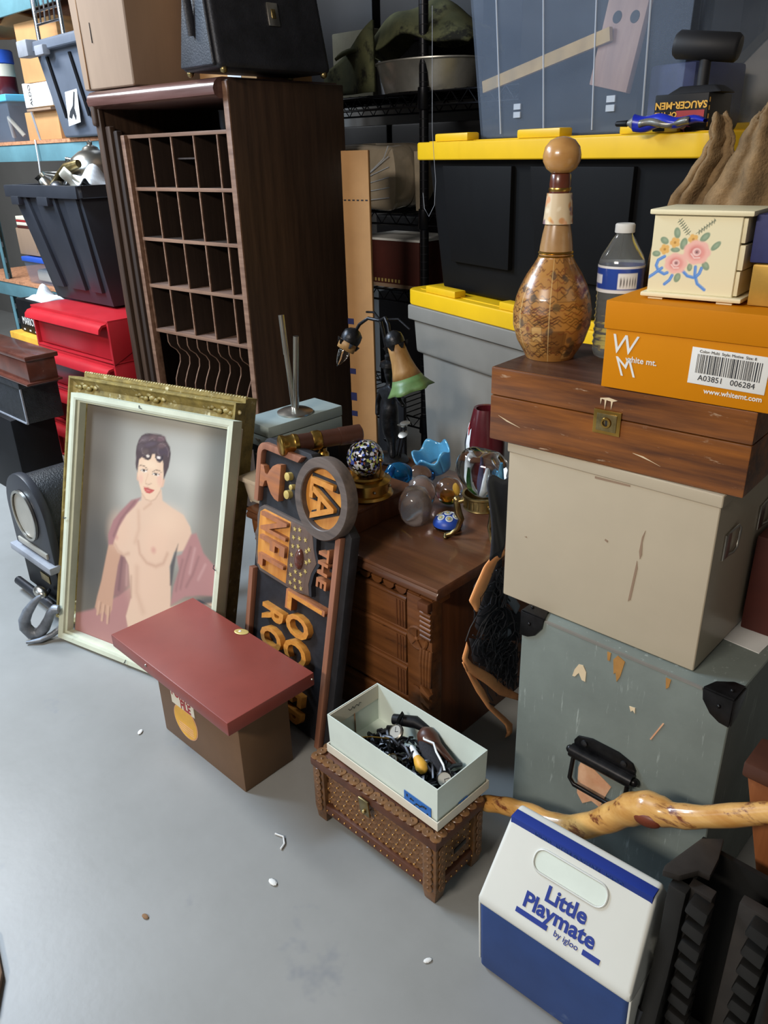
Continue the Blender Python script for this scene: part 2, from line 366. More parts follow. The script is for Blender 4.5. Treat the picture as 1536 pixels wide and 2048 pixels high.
bx(-.366, -.243, .05, .485, 1.287, 1.292).build('half_shelf', 'walnut_inner', cab)
fr = [(.042, .674), (.042, .640), (.050, .622), (.075, .602), (.088, .58), (.085, .552), (.068, .52), (.055, .49), (.052, .462), (.064, .43), (.085, .402)]
for i in range(9):
    x = -.553+.0617*i
    p = [(.485, .402), (.485, .674)]+fr
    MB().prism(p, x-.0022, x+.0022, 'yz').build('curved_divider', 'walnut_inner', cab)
for i in range(9):
    x = -.553+.0617*i; MB().tube([(x, y-.001, z) for y, z in fr], .0024, 6).build('divider_edge', 'walnut_edge', cab, smooth=60)
bx(-.64, -.024, .034, .485, .388, .400).build('shelf', 'walnut_shelf', cab)
bx(-.64, -.024, .05, .06, .03, .388).build('lower_panel', 'walnut_dark', cab)
o = MB().lathe([(.018, 0), (.02, .01), (.02, .05), (.022, .056), (.016, .056), (.015, .01)], 18).build('glass_jar', 'near_black', loc=(-2.30, 1.70, 1.371), smooth=40); tag(o, 'small dark jar in the top compartment of the pigeonhole cabinet', 'jar')
o = MB().lathe([(.016, 0), (.024, .055), (.020, .055), (.013, .004)], 18).build('paper_cup', 'white_paper', loc=(-2.235, 1.715, 1.371), smooth=40); tag(o, 'white cup in the top compartment of the pigeonhole cabinet', 'cup')

# boxes and bag on the cabinet
c1 = thing('cardboard_box', 'brown cardboard box on the left corner of the pigeonhole cabinet', 'box', (-2.655, 1.60, 1.516), 4)
MB().frustum((-.30, 0, .0, .34, 0), (-.315, .012, -.006, .345, .40)).build('box_body', 'cardboard', c1, .01, 3)
bx(-.262, -.2585, -.0055, .0, .004, .395).build('flap_seam', 'cardboard_edge', c1)
bx(-.20, -.199, -.0055, .0, .14, .20).build('scratch', 'ink', c1)
c2 = thing('cardboard_box', 'tan cardboard box with yellow strip behind the black leather bag', 'box', (-2.42, 1.86, 1.516), 3)
bx(-.21, .09, 0, .26, 0, .36).build('box_body', 'cardboard_light', c2, .006)
bx(-.212, .09, -.003, .0, .255, .30).build('yellow_strip', 'yellow_print', c2)
bx(-.055, .015, -.002, .0, .015, .05).build('barcode_label', 'white_paper', c2)
bag = thing('leather_bag', 'black leather doctor bag with metal clasp on top of the cabinet', 'bag', (-2.235, 1.80, 1.516), 0)
MB().frustum((-.10, .10, -.225, .225, .012), (-.035, .035, -.21, .21, .37)).build('bag_body', 'black_leather', bag, .022, 4)
MB().frustum((-.085, .085, -.236, -.216, .02), (-.03, .03, -.222, -.205, .33)).build('end_gusset', 'black_leather', bag, .008, 3)
MB().tube([(-.0, -.238, .10), (-.0, -.246, .2), (0, -.236, .30)], .013, 8, flat=.4).build('end_strap', 'black_leather', bag, smooth=60)
cl = bx(-.002, .004, -.021, .021, -.032, .032).build('clasp', 'steel', bag, .003, loc=(.073, .012, .165), rot=(0, R(-9), R(0)))
bx(.003, .006, -.008, .008, -.012, .014).build('lock_plate', 'old_brass', cl, .002)
for x in (-.085, .085):
    for y in (-.2, .2): MB().sphere((0, 0, 0), .012, 10, 6).build('stud_foot', 'old_brass', bag, loc=(x, y, .011), smooth=60)

# ------------------------------------------------------------------ red drawers and the bin of oddments
rd = thing('drawer_stack', 'stack of bright red plastic drawers behind the gilt frames', 'drawers', (-3.27, 1.50, 0), 1)
for k in range(4):
    z0 = .004+.178*k; z1 = z0+.172
    u_ = MB(); u_.box(-.33, -.318, .0, .38, z0, z1); u_.box(.318, .33, .0, .38, z0, z1); u_.box(-.33, .33, 0, .38, z1-.01, z1+.004); u_.box(-.33, .33, 0, .38, z0, z0+.008); u_.box(-.318, .318, .36, .37, z0, z1)
    cs = u_.build('drawer_case', 'red_plastic', rd, .002)
    dr = bx(-.315, .315, .014, .34, z0+.012, z1-.014).build('drawer_front', 'red_plastic', rd, .003)
    lip = [(.014, z1-.012), (.0, z1-.008), (-.022, z1-.012), (-.036, z1-.026), (-.040, z1-.044), (-.034, z1-.046), (-.029, z1-.032), (-.018, z1-.02), (.0, z1-.018), (.014, z1-.022)]
    MB().prism(lip, -.318, .318, 'yz').build('pull_lip', 'red_plastic', dr, smooth=40)
bn = thing('storage_bin', 'black ribbed plastic bin full of oddments on the red drawers', 'bin', (-3.44, 1.77, .724), 1)
def shell(a, b, t):
    m = MB(); m.frustum(a, b)
    v0 = list(m.v); A = (a[0]+t, a[1]-t, a[2]+t, a[3]-t, a[4]+t); Bq = (b[0]+t, b[1]-t, b[2]+t, b[3]-t, b[4])
    V = [(x, y, q[4]) for q in (a, b) for y in q[2:4] for x in q[0:2]]+[(x, y, q[4]) for q in (A, Bq) for y in q[2:4] for x in q[0:2]]
    F = [(0, 2, 3, 1), (0, 1, 5, 4), (2, 6, 7, 3), (0, 4, 6, 2), (1, 3, 7, 5)]
    G = [tuple(i+8 for i in reversed(q)) for q in F]
    rim = [(4, 5, 13, 12), (5, 7, 15, 13), (7, 6, 14, 15), (6, 4, 12, 14)]
    return MB().add(V, F+G+rim)
shell((-.215, .28, -.115, .155, 0), (-.30, .29, -.19, .19, .47), .006).build('bin_body', 'black_plastic', bn, .006)
m = MB()
for a in ((-.322, .312, -.212, -.187), (-.322, .312, .187, .212), (-.322, -.297, -.187, .187), (.287, .312, -.187, .187)): m.box(*a, .43, .478)
m.build('bin_rim', 'black_plastic', bn, .004)
for x0, x1 in ((-.26, -.19), (-.02, .07)): bx(x0, x1, -.218, -.192, .40, .434).build('rim_clip', 'black_plastic', bn, .003)
for x0, x1 in ((-.27, -.16), (-.08, .09), (.17, .27)):
    k = .76
    MB().add([(x0*k+.03, -.140, .055), (x1*k+.04, -.140, .055), (x1, -.197, .43), (x0, -.197, .43), (x0*k+.03, -.12, .055), (x1*k+.04, -.12, .055), (x1, -.18, .43), (x0, -.18, .43)], [(0, 1, 2, 3), (7, 6, 5, 4), (0, 4, 5, 1), (1, 5, 6, 2), (2, 6, 7, 3), (3, 7, 4, 0)]).build('rib_panel', 'black_plastic', bn, .002)
tp = thing('teapot', 'tarnished silver teapot poking out of the black bin', 'teapot', (-3.40, 1.80, 1.15), 20)
MB().lathe([(.03, 0), (.07, .02), (.098, .07), (.10, .11), (.085, .15), (.05, .175), (.035, .18), (.03, .19), (.01, .20), (.012, .21), (.002, .218)], 24).build('pot_body', 'steel', tp, smooth=60)
MB().tube([(.08, 0, .07), (.14, 0, .09), (.16, 0, .14), (.18, 0, .17)], [.022, .016, .012, .009], 10).build('spout', 'steel', tp, smooth=60)
MB().tube([(-.08, 0, .14), (-.14, 0, .15), (-.155, 0, .10), (-.09, 0, .05)], .007, 8).build('pot_handle', 'steel', tp, smooth=60)
o = MB().grid(lambda a, b: (-.09+.2*a, -.06+.12*b, .06*math.sin(3.1*a)*math.sin(2.6*b+.3)+.02*math.sin(9*a+4*b)), 14, 10).build('white_cloth', 'tissue', loc=(-3.26, 1.70, 1.20), smooth=180, solid=.006); tag(o, 'crumpled white cloth at the right end of the black bin', 'cloth')
o = MB().grid(lambda a, b: (.10*a-.05+.02*b, .05*math.cos(3*b)*.5, .08*b*(1-.6*abs(a-.5))), 10, 8).build('cream_dish', 'cream_card', loc=(-3.30, 1.635, 1.19), smooth=180, solid=.006); tag(o, 'cream china scrap leaning on the white cloth in the black bin', 'dish')
o = MB().tube([(-.22+.02*math.cos(t), 0, 0) if 0 else (.16*math.cos(t), .06*math.sin(t), .03*math.sin(t*.5)) for t in [i*.35 for i in range(17)]], .004, 6).build('wire_loop', 'aluminium', loc=(-3.55, 1.74, 1.215), smooth=60); tag(o, 'bent bare wire hoop over the black bin rim', 'wire')
o = MB().tube([(-.10, 0, 0), (-.03, .01, .05), (.06, .0, .085), (.13, .02, .10)], [.02, .022, .02, .016], 10).build('silver_ladle_handle', 'old_brass', loc=(-3.42, 1.66, 1.18), smooth=60); tag(o, 'tarnished silver handle lying across the black bin', 'handle')
o = MB().lathe([(.026, 0), (.03, .01), (.032, .05), (.02, .07), (.024, .085)], 14).build('small_trophy', 'steel', loc=(-3.53, 1.67, 1.17), rot=(R(30), R(-20), 0), smooth=40); tag(o, 'small silver cup tilted inside the black bin', 'cup')
o = MB().sphere((0, 0, 0), .035, 16, 10, (1.2, 1, .8)).build('pierced_ball', 'dark_steel', loc=(-3.38, 1.62, 1.19), smooth=60); tag(o, 'dark pierced metal ball in the black bin', 'ball')

# ------------------------------------------------------------------ far left shelving
sh = thing('steel_shelving', 'teal steel shelving with particle board decks along the far left', 'shelving', (0, 0, 0))
for x in (-5.05, -3.55):
    for y in (2.0, 2.58):
        up_ = MB(); up_.box(x-.04, x+.0, y, y+.004, 0, 2.3); up_.box(x-.04, x-.036, y, y+.04, 0, 2.3); up_.build('upright', 'teal_steel', sh)
for k in range(14): bx(-5.03, -5.018, 1.9975, 1.9995, .2+.09*k, .23+.09*k).build('slot', 'ceiling_dark', sh)
for z in (.63, 1.375, 2.02):
    bx(-5.6, -3.5, 1.995, 2.01, z-.085, z-.004).build('beam', 'teal_steel', sh, .003)
    bx(-5.6, -3.5, 1.99, 2.6, z-.004, z+.012).build('deck_board', 'particle_board', sh)
gt = thing('grey_tote', 'grey plastic tote with printed paper taped on, on the top shelf', 'tote', (-3.70, 2.12, 1.389), -2)
MB().frustum((-.24, .24, -.16, .2, 0), (-.30, .30, -.2, .22, .36)).build('tote_body', 'tote_grey', gt, .012, 3)
MB().frustum((-.345, .345, -.235, .25, .35), (-.34, .34, -.23, .245, .395)).build('tote_lid', 'tote_grey', gt, .012, 3)
bx(-.36, -.25, -.26, -.20, .335, .402).build('lid_latch', 'soft_grey', gt, .008)
bx(-.19, -.10, -.255, -.22, .33, .37).build('lid_latch', 'soft_grey', gt, .008)
for x in (-.16, .07): MB().add([(x, -.178, .08), (x+.02, -.178, .08), (x-.02, -.204, .33), (x-.04, -.204, .33), (x, -.16, .08), (x+.02, -.16, .08), (x-.02, -.19, .33), (x-.04, -.19, .33)], [(0, 1, 2, 3), (7, 6, 5, 4), (0, 4, 5, 1), (1, 5, 6, 2), (2, 6, 7, 3), (3, 7, 4, 0)]).build('groove', 'near_black', gt)
pp = bx(-.062, .062, -.0015, .0, -.075, .075).build('paper_sheet', 'white_paper', gt, loc=(-.045, -.186, .125), rot=(R(-6), R(-6), 0))
MB().prism([(-.045, -.04), (-.02, -.05), (.0, -.03), (.02, -.062), (.03, -.045), (.018, -.01), (.04, .05), (.03, .055), (.005, .0), (-.03, -.018)], -.003, -.0018).build('emblem', 'ink', pp)
def onshelf(name, label, cat, dims, loc, m, rz=0, bev=.006): 
    o = bx(-dims[0]/2, dims[0]/2, 0, dims[1], 0, dims[2]).build(name, m, bevel=bev, loc=loc, rot=(0, 0, R(rz))); return tag(o, label, cat)
DZ = 1.388
b_ = thing('shoe_box', 'white shoe box marked with a shop name on the far shelf', 'box', (-4.29, 2.03, DZ+.15), 0); bx(-.13, .16, 0, .3, 0, .105).build('box_body', 'white_paper', b_, .004); bx(-.132, -.10, -.004, .3, 0, .11).build('box_lid', 'white_paper', b_, .003)
text('ALDO', .035, 'ink', b_, (-.065, -.001, .055), (R(90), R(-90), 0))
b_ = thing('cardboard_box', 'opened cardboard box under the white shoe box on the far shelf', 'box', (-4.26, 2.02, DZ), 0); bx(-.18, .18, 0, .34, 0, .13).build('box_body', 'cardboard_light', b_, .004); MB().prism([(-.06, .0), (-.045, .0), (-.085, .13), (-.105, .13)], -.003, 0).build('torn_tape', 'soft_grey', b_)
bx(-.08, .18, -.03, .0, .13, .14).build('flap', 'cardboard', b_)
onshelf('cardboard_box', 'large pale cardboard box above the white shoe box', 'box', (.40, .34, .26), (-4.24, 2.06, DZ+.262), 'cardboard_light', 3)
b_ = thing('clear_bin', 'clear plastic bin with pale blue lid at the left picture edge', 'bin', (-4.74, 2.02, DZ), 0)
shell((-.16, .12, 0, .30, 0), (-.18, .14, -.01, .31, .20), .004).build('bin_body', 'clear_plastic', b_, .006); MB().tube([(-.1, .1, .03), (-.03, .06, .12), (.03, .1, .03)], .012, 8).build('cable_coil', 'cream_card', b_, smooth=60); bx(-.19, .155, -.02, .32, .19, .225).build('bin_lid', 'cyan_lid', b_, .008, 3)
b_ = thing('storage_jar', 'purple-filled jar with blue lid at the left picture edge', 'jar', (-4.90, 2.14, DZ+.226), 0)
MB().lathe([(.07, 0), (.075, .01), (.075, .10)], 20).build('jar_glass', 'maroon_vase', b_, smooth=40); MB().lathe([(.076, .10), (.076, .16)], 20).build('jar_label', 'cream_card', b_, smooth=40); MB().lathe([(.07, .16), (.08, .165), (.08, .22), (.072, .228)], 20).build('jar_lid', 'blue_lid', b_, smooth=40)
o = MB().grid(lambda a, b: (-.4+.8*a, .3*b, .035*abs(math.sin(9*a+1.2*b))+.03*a), 28, 6).build('corrugated_sheet', 'cardboard_light', loc=(-4.75, 2.05, 1.90), smooth=180, solid=.008); tag(o, 'wavy sheet of corrugated cardboard near the top left corner', 'cardboard')
onshelf('shelf_liner_box', 'long dark grey box along the top left corner', 'box', (1.3, .3, .10), (-4.95, 2.02, 2.045), 'tote_grey')
onshelf('light_panel_box', 'flat pale box topmost in the upper left corner', 'box', (1.2, .3, .05), (-4.9, 2.02, 2.15), 'white_paper')
onshelf('blue_carton', 'light blue carton beside the cardboard box at the top', 'box', (.16, .2, .10), (-3.97, 2.05, 2.04), 'cyan_lid')
wr = thing('wire_basket', 'small chrome wire rack near the top left corner', 'rack', (-3.93, 1.98, 1.86), 0)
for z in (0, .05, .12): MB().tube([(-.12, 0, z), (.12, 0, z)], .006, 6).build('rail', 'chrome_wire', wr, smooth=60)
for i in range(6): MB().tube([(-.12+.045*i, 0, 0), (-.10+.045*i, 0, .12)], .004, 6).build('cross_wire', 'chrome_wire', wr, smooth=60)
for x in (-.12, .12): MB().tube([(x, 0, -.14), (x, 0, .16)], .01, 8).build('post', 'chrome_wire', wr, smooth=60)
# second deck
Z2 = .643
for i, (m, h) in enumerate((('maroon_box', .016), ('cream_card', .018), ('red_print', .012), ('cream_card', .02))):
    z = Z2+.30+sum((.016, .018, .012, .02)[:i])
    o = bx(-.16, .16, 0, .24, 0, h-.001).build('flat_book', m, bevel=.002, loc=(-4.68, 2.03, z)); tag(o, ['maroon flat book lowest in the stack on the middle shelf', 'cream flat book above the maroon one on the middle shelf', 'red flat book in the stack on the middle shelf', 'cream flat book topmost on the middle shelf'][i], 'book', 'books on the middle shelf')
b_ = thing('cardboard_box', 'cardboard carton with printed lines on the middle shelf', 'box', (-4.66, 2.03, Z2+.155), 0); bx(-.21, .19, 0, .3, 0, .145).build('box_body', 'cardboard', b_, .004)
for i in range(3): bx(.02+.03*i, .028+.03*i, -.001, 0, .02, .06+.025*i).build('printed_line', 'cardboard_edge', b_)
b_ = thing('clear_bin', 'clear plastic bin with royal blue lid on the middle shelf', 'bin', (-4.60, 2.02, Z2), 0)
shell((-.19, .19, 0, .3, 0), (-.205, .205, -.008, .305, .125), .004).build('bin_body', 'clear_plastic', b_, .006); bx(-.215, .215, -.016, .31, .122, .148).build('bin_lid', 'blue_lid', b_, .006); bx(-.15, .16, .03, .26, .006, .075).build('beige_contents', 'cream_card', b_, .02, 3)
o = MB().tube([(0, 0, .0), (.004, -.004, -.10), (-.006, -.006, -.2), (.01, -.004, -.34)], .004, 6).build('hanging_string', 'tissue', loc=(-4.30, 1.985, 1.39), smooth=60); tag(o, 'white string hanging from the teal shelf beam', 'string')
# things in front of the shelving
b_ = thing('black_box', 'black box of tissues with white lettering beside the red drawers', 'box', (-4.02, 1.66, .50), -2)
bx(-.16, .11, 0, .2, 0, .16).build('box_body', 'near_black', b_, .005); text('MARION', .052, 'white_paper', b_, (-.03, -.001, .055), sx=.85)
for i in range(3): bx(-.12+.07*i, -.10+.07*i, -.001, 0, .008, .015).build('white_dash', 'white_paper', b_)
MB().grid(lambda a, b: (-.1+.2*a, .03+.12*b, .16+.05*math.sin(3.1*a)*math.sin(3.1*b)*(1+.5*math.sin(11*a+5*b))), 14, 10).build('tissue_wad', 'tissue', b_, smooth=180, solid=.004)
b_ = onshelf('ochre_block', 'ochre yellow block under the black lettered box', 'box', (.36, .24, .10), (-4.06, 1.62, .395), 'yellow_print', -2)
b_ = onshelf('storage_crate', 'dark crate below the ochre block beside the red drawers', 'crate', (.6, .4, .393), (-4.1, 1.58, 0), 'near_black', -1)
b_ = thing('varnished_box', 'varnished dark wooden box with carved front at the left edge', 'box', (-2.97, 1.17, .523), 0)
bx(-.6, -.012, .006, .12, 0, .09).build('box_body', 'varnished', b_, .004); bx(-.6, 0, 0, .13, .09, .108).build('box_lid', 'varnished', b_, .004); bx(-.6, 0, -.012, .13, -.002, .008).build('base_molding', 'varnished', b_, .003)
b_ = thing('black_case', 'scuffed black metal case under the varnished box', 'box', (-3.06, 1.165, .352), 0)
bx(-.55, 0, 0, .15, 0, .145).build('case_body', 'crackle', b_, .004); bx(-.55, .004, -.006, .154, .142, .168).build('case_lid', 'crackle', b_, .004)
for q in ((-.55, .002, -.004, .002, 0, .006), (-.004, .003, -.004, .002, 0, .145)): bx(*q).build('edge_strip', 'soft_grey', b_)
onshelf('black_plinth', 'tall black plinth under the scuffed black case', 'plinth', (.60, .18, .35), (-3.47, 1.14, 0), 'near_black')
onshelf('grey_slab', 'grey slab standing between the black plinth and red drawers', 'slab', (.14, .03, .30), (-3.22, 1.49-.04, 0), 'soft_grey', -4)
o = bx(-.05, .05, -.05, .05, 0, .16).build('yellow_bottle', 'yellow_print', bevel=.015, seg=3, loc=(-2.88, 1.36, 0)); tag(o, 'yellow container on the floor behind the ivory frame', 'bottle')
onshelf('storage_cabinet', 'pale grey metal cabinet standing low at the left picture edge', 'cabinet', (.5, .5, .30), (-4.1, .95, 0), 'soft_grey', -8)

# ------------------------------------------------------------------ arch-topped meter
mt = thing('arched_meter', 'black arch-topped meter with round glass dial beside the frames', 'meter', (-2.305, .825, 0), 0)
mt.scale = (1.0, 1, 1.06)
A = [(-.125, .17), (.125, .17)]+arc(0, .285, .125, 0, 180, 18)
MB().prism(A, 0, .34, 'xz').build('arched_hood', 'crackle', mt, .008, 3)
MB().prism([(x*1.06, .17+(z-.17)*1.04) for x, z in A], -.014, .012, 'xz').build('hood_rim', 'black_plastic', mt, .005)
di = MB().lathe([(.072, 0), (.078, .004), (.078, .012), (.070, .012)], 28, M=Matrix.Rotation(R(90), 4, 'X'), ring=True).build('dial_ring', 'steel', mt, smooth=40, loc=(.0, -.012, .295))
MB().lathe([(.069, 0), (.069, .006)], 28, M=Matrix.Rotation(R(90), 4, 'X')).build('dial_face', 'clock_face', di, smooth=40)
bx(-.10, .10, -.02, -.008, .182, .20).build('card_holder', 'clock_face', mt, .003)
bx(-.14, .14, -.035, .34, .150, .172).build('hood_ledge', 'soft_grey', mt, .004)
bx(-.118, .118, -.01, .33, .035, .15).build('base_case', 'near_black', mt, .005)
bx(.0, .06, -.013, -.009, .085, .11).build('name_plate', 'old_brass', mt, .001)
MB().tube([(-.16, -.03, .03), (.15, -.03, .03)], .014, 12).build('front_rail', 'dark_steel', mt, smooth=40)
cr = MB().tube([(.06, -.02, .07), (.10, -.05, .075)], .006, 8).build('crank_arm', 'dark_steel', mt, smooth=40)
MB().sphere((0, 0, 0), .022, 14, 8, (1.5, .8, .7)).build('crank_knob', 'steel', cr, loc=(.08, -.055, .085), smooth=60)
MB().lathe([(.014, 0), (.018, .004), (.018, .03), (.012, .034)], 12).build('side_foot', 'dark_steel', mt, loc=(-.10, .02, .0), smooth=40)
MB().lathe([(.014, 0), (.018, .004), (.018, .03), (.012, .034)], 12).build('side_foot', 'dark_steel', mt, loc=(.10, .02, .0), smooth=40)
MB().lathe([(.014, 0), (.018, .004), (.018, .03), (.012, .034)], 12).build('side_foot', 'dark_steel', mt, loc=(0, .30, .0), smooth=40)

# cargo hook
hk = thing('cargo_hook', 'heavy grey iron cargo hook on the floor beside the ivory frame', 'hook', (-2.132, .690, 0), 43)
MB().tube([(.052, 0, .150), (.040, 0, .140), (.022, 0, .122), (.0, 0, .095), (-.016, 0, .066), (-.018, 0, .042), (-.004, 0, .020), (.020, 0, .020), (.040, 0, .042), (.056, 0, .068), (.068, 0, .092), (.082, .0, .102), (.094, .0, .102)], [.003, .008, .012, .015, .017, .018, .0185, .018, .0165, .014, .013, .015, .012], 14).build('hook_body', 'hook_iron', hk, smooth=70)
MB().tube([(-.010, -.03, .008), (.03, -.025, .012), (.06, -.005, .018), (.08, .01, .03)], [.004, .008, .009, .010], 10).build('latch_tongue', 'hook_iron', hk, smooth=70)

# ------------------------------------------------------------------ frames and painting leaning together
def rails(w, h, sec, parent, m, name='rail', bevel=0.):
    """four mitred frame rails; sec = cross-section [(inset, y)]"""
    k = len(sec); C4 = [lambda i: (i, i), lambda i: (w-i, i), lambda i: (w-i, h-i), lambda i: (i, h-i)]; out = []
    for s_ in range(4):
        a, b = C4[s_], C4[(s_+1) % 4]
        v = [(a(i)[0], y, a(i)[1]) for i, y in sec]+[(b(i)[0], y, b(i)[1]) for i, y in sec]
        f = [(i, (i+1) % k, (i+1) % k+k, i+k) for i in range(k)]+[tuple(range(k-1, -1, -1)), tuple(range(k, 2*k))]
        out.append(MB().add(v, f).build(name, m, parent, bevel))
    return out
LEAN = (R(-17), 0, R(13))
fr_ = thing('ivory_frame', 'empty ivory painted picture frame leaning in front of the portrait', 'frame', (-2.072, .736, .010), rot=LEAN)
rails(.59, .725, [(0, .0), (0, .034), (.024, .034), (.024, .012), (.018, .010), (.018, .002), (.012, .0)], fr_, 'ivory_frame')
for (x, z, a) in ((.004, .363, 20), (.285, .006, -30), (.273, .716, 50), (.572, .346, 75)):
    MB().tube([(-.008, 0, 0), (0, -.004, 0), (.006, -.003, .006)], .0012, 5).build('wire_staple', 'ink', fr_, loc=(x, -.001, z), rot=(0, R(a), 0))
pc = thing('portrait_painting', 'oil portrait of a dark-haired woman in a rose shawl, unframed', 'painting', (-2.072, .736, .010), rot=LEAN)
bx(.028, .580, .0365, .052, .018, .704).build('stretched_canvas', 'cream_card', pc)
T = Paint(.552, .686, 168, 206, '#6d665b')
U_, V_ = T.u, T.v; o_ = lambda P: [(a-.028, b-.018) for a, b in P]; E_ = lambda cx_, cy_, rx, ry, a=0: sd_ell(U_, V_, cx_-.028, cy_-.018, rx, ry, a); G_ = lambda P: sd_poly(U_, V_, o_(P)); S_ = lambda P, w: sd_line(U_, V_, o_(P), w)
T.put(E_(.33, .50, .20, .24), '#a8a499', .22, .9).put(E_(.42, .56, .09, .12), '#c2c1b8', .16, .55).put(E_(.08, .50, .07, .30), '#5b5145', .12, .8).put(E_(.55, .60, .07, .16), '#62645f', .10, .8).put(E_(.09, .26, .07, .12), '#4d4a46', .10, .8).put(E_(.52, .46, .06, .1), '#6d675d', .1, .7)
T.noise(.05, 3)
sh1 = [(.262, .470), (.225, .455), (.185, .415), (.160, .385), (.143, .34), (.147, .31), (.165, .315), (.185, .37), (.21, .41), (.24, .44)]
T.put(G_([(.03, .02), (.03, .075), (.10, .105), (.15, .135), (.20, .175), (.245, .21), (.30, .15), (.33, .02)]), '#a67670', .012)
T.put(G_([(.185, .30), (.165, .22), (.16, .16), (.20, .17), (.245, .215), (.235, .30)]), '#8b6460', .010).put(S_([(.205, .29), (.20, .19)], .004), '#6d4d4e', .012, .7).put(S_([(.225, .27), (.228, .21)], .003), '#b18782', .01, .7)
SK = '#d2b197'
T.put(G_([(.152, .335), (.140, .27), (.128, .20), (.115, .15), (.108, .115), (.126, .095), (.145, .11), (.165, .098), (.178, .125), (.182, .19), (.19, .26), (.205, .32)]), '#b98f75', .007)
for f_ in ([(.120, .135), (.115, .095)], [(.138, .13), (.135, .082)], [(.157, .13), (.158, .08)]): T.put(S_([(a+.004, b) for a, b in f_], .0035), '#c39a80', .005).put(S_([(a+.012, b) for a, b in f_], .0012), '#7d5a4c', .004, .8)
T.put(G_([(.262, .50), (.263, .462), (.228, .446), (.19, .405), (.165, .345), (.168, .315), (.185, .297), (.215, .290), (.232, .27), (.242, .22), (.25, .18), (.235, .12), (.27, .02), (.56, .02), (.56, .255), (.47, .225), (.40, .19), (.395, .25), (.385, .30), (.398, .345), (.43, .355), (.462, .385), (.447, .425), (.42, .452), (.378, .463), (.342, .476), (.335, .505)]), SK, .007)
T.put(E_(.36, .42, .05, .035, .3), '#dcbb9f', .06, .7).put(E_(.30, .24, .06, .08), '#d6b298', .08, .6).put(E_(.46, .14, .10, .07, .5), '#d8b79e', .08, .6).put(E_(.185, .36, .04, .05), '#d4ad92', .05, .5).put(E_(.33, .36, .045, .045), '#dab59a', .05, .6)
T.put(S_([(.172, .318), (.188, .301), (.21, .294), (.229, .303)], .003), '#b48a73', .016, .75).put(S_([(.262, .345), (.272, .312), (.30, .292), (.335, .290), (.362, .305), (.374, .335)], .003), '#b48a73', .016, .75)
T.put(S_([(.255, .43), (.262, .38), (.25, .34)], .004), '#b98f76', .02, .5).put(S_([(.265, .27), (.27, .2), (.30, .15)], .005), '#b48c74', .03, .5).put(S_([(.245, .24), (.25, .18)], .003), '#9a7562', .012, .6).put(S_([(.30, .46), (.275, .44)], .003), '#b98f76', .01, .6)
T.put(E_(.178, .338, .006, .007), '#c08478', .012, .6).put(E_(.322, .333, .009, .009), '#c08478', .014, .6)
T.put(G_([(.388, .305), (.40, .345), (.41, .37), (.402, .30), (.398, .25), (.392, .25)]), '#4d4748', .008, .9)
T.put(G_([(.452, .405), (.47, .412), (.485, .39), (.50, .365), (.535, .342), (.565, .325), (.565, .262), (.50, .248), (.45, .232), (.40, .195), (.405, .25), (.42, .30), (.408, .335), (.425, .345)]), '#a67874', .009)
for q in ([(.455, .37), (.44, .31), (.43, .25)], [(.485, .35), (.47, .30), (.45, .26)], [(.43, .33), (.42, .28), (.415, .24)]): T.put(S_(q, .003), '#7f5957', .012, .6)
for q in ([(.47, .37), (.458, .30)], [(.51, .335), (.49, .29)]): T.put(S_(q, .003), '#c29c96', .012, .6)
T.put(G_([(.47, .228), (.565, .262), (.565, .245), (.50, .222)]), '#5f5a58', .01)
T.put(G_(sh1), '#9c6e6b', .008).put(S_([(.24, .455), (.19, .395), (.165, .34)], .003), '#7b5553', .01, .7)
Fx = lambda X, Y: (1.343e-4*X+9.667e-6*Y+.20116-.028, 2.1785e-5*X-9.8667e-5*Y+.65909-.018)
fpo = lambda L: sd_poly(U_, V_, [Fx(*p) for p in L]); fli = lambda L, w: sd_line(U_, V_, [Fx(*p) for p in L], w*1.15e-4)
def fel(X, Y, rx, ry, a=0.): p = Fx(X, Y); return sd_ell(U_, V_, p[0], p[1], rx*1.34e-4, ry*1.0e-4, a)
T.put(fpo([(190, 1280), (180, 1480), (215, 1530), (240, 1500), (240, 1300)]), '#caa48a', .004).put(fpo([(900, 1420), (960, 1480), (930, 1660), (870, 1710), (840, 1650)]), '#cfa98f', .004)
T.put(fpo([(250, 900), (215, 1150), (215, 1380), (260, 1640), (330, 1880), (430, 2030), (560, 2080), (690, 2020), (800, 1840), (880, 1600), (925, 1350), (930, 1050), (850, 850), (600, 760), (350, 800)]), '#dcbb9d', .004)
T.put(fel(820, 1500, 70, 170, .2), '#d9a893', .012, .7).put(fel(300, 1480, 60, 130), '#d9a893', .010, .7).put(fel(560, 1080, 200, 110), '#e3c8a9', .014, .7).put(fli([(340, 1880), (440, 2040), (580, 2085), (700, 2020), (830, 1800)], 10), '#a27c66', .006, .6)
T.put(fpo([(165, 900), (150, 1050), (165, 1180), (205, 1270), (225, 1100), (255, 930), (330, 870), (420, 930), (520, 940), (590, 850), (620, 790), (690, 780), (700, 880), (760, 980), (830, 1010), (900, 960), (915, 1050), (920, 1250), (930, 1490), (980, 1350), (1060, 1150), (1095, 950), (1115, 780), (1090, 600), (1000, 440), (950, 320), (850, 265), (700, 240), (560, 220), (430, 225), (320, 280), (240, 400), (185, 560), (160, 740)]), '#4b3a3b', .004)
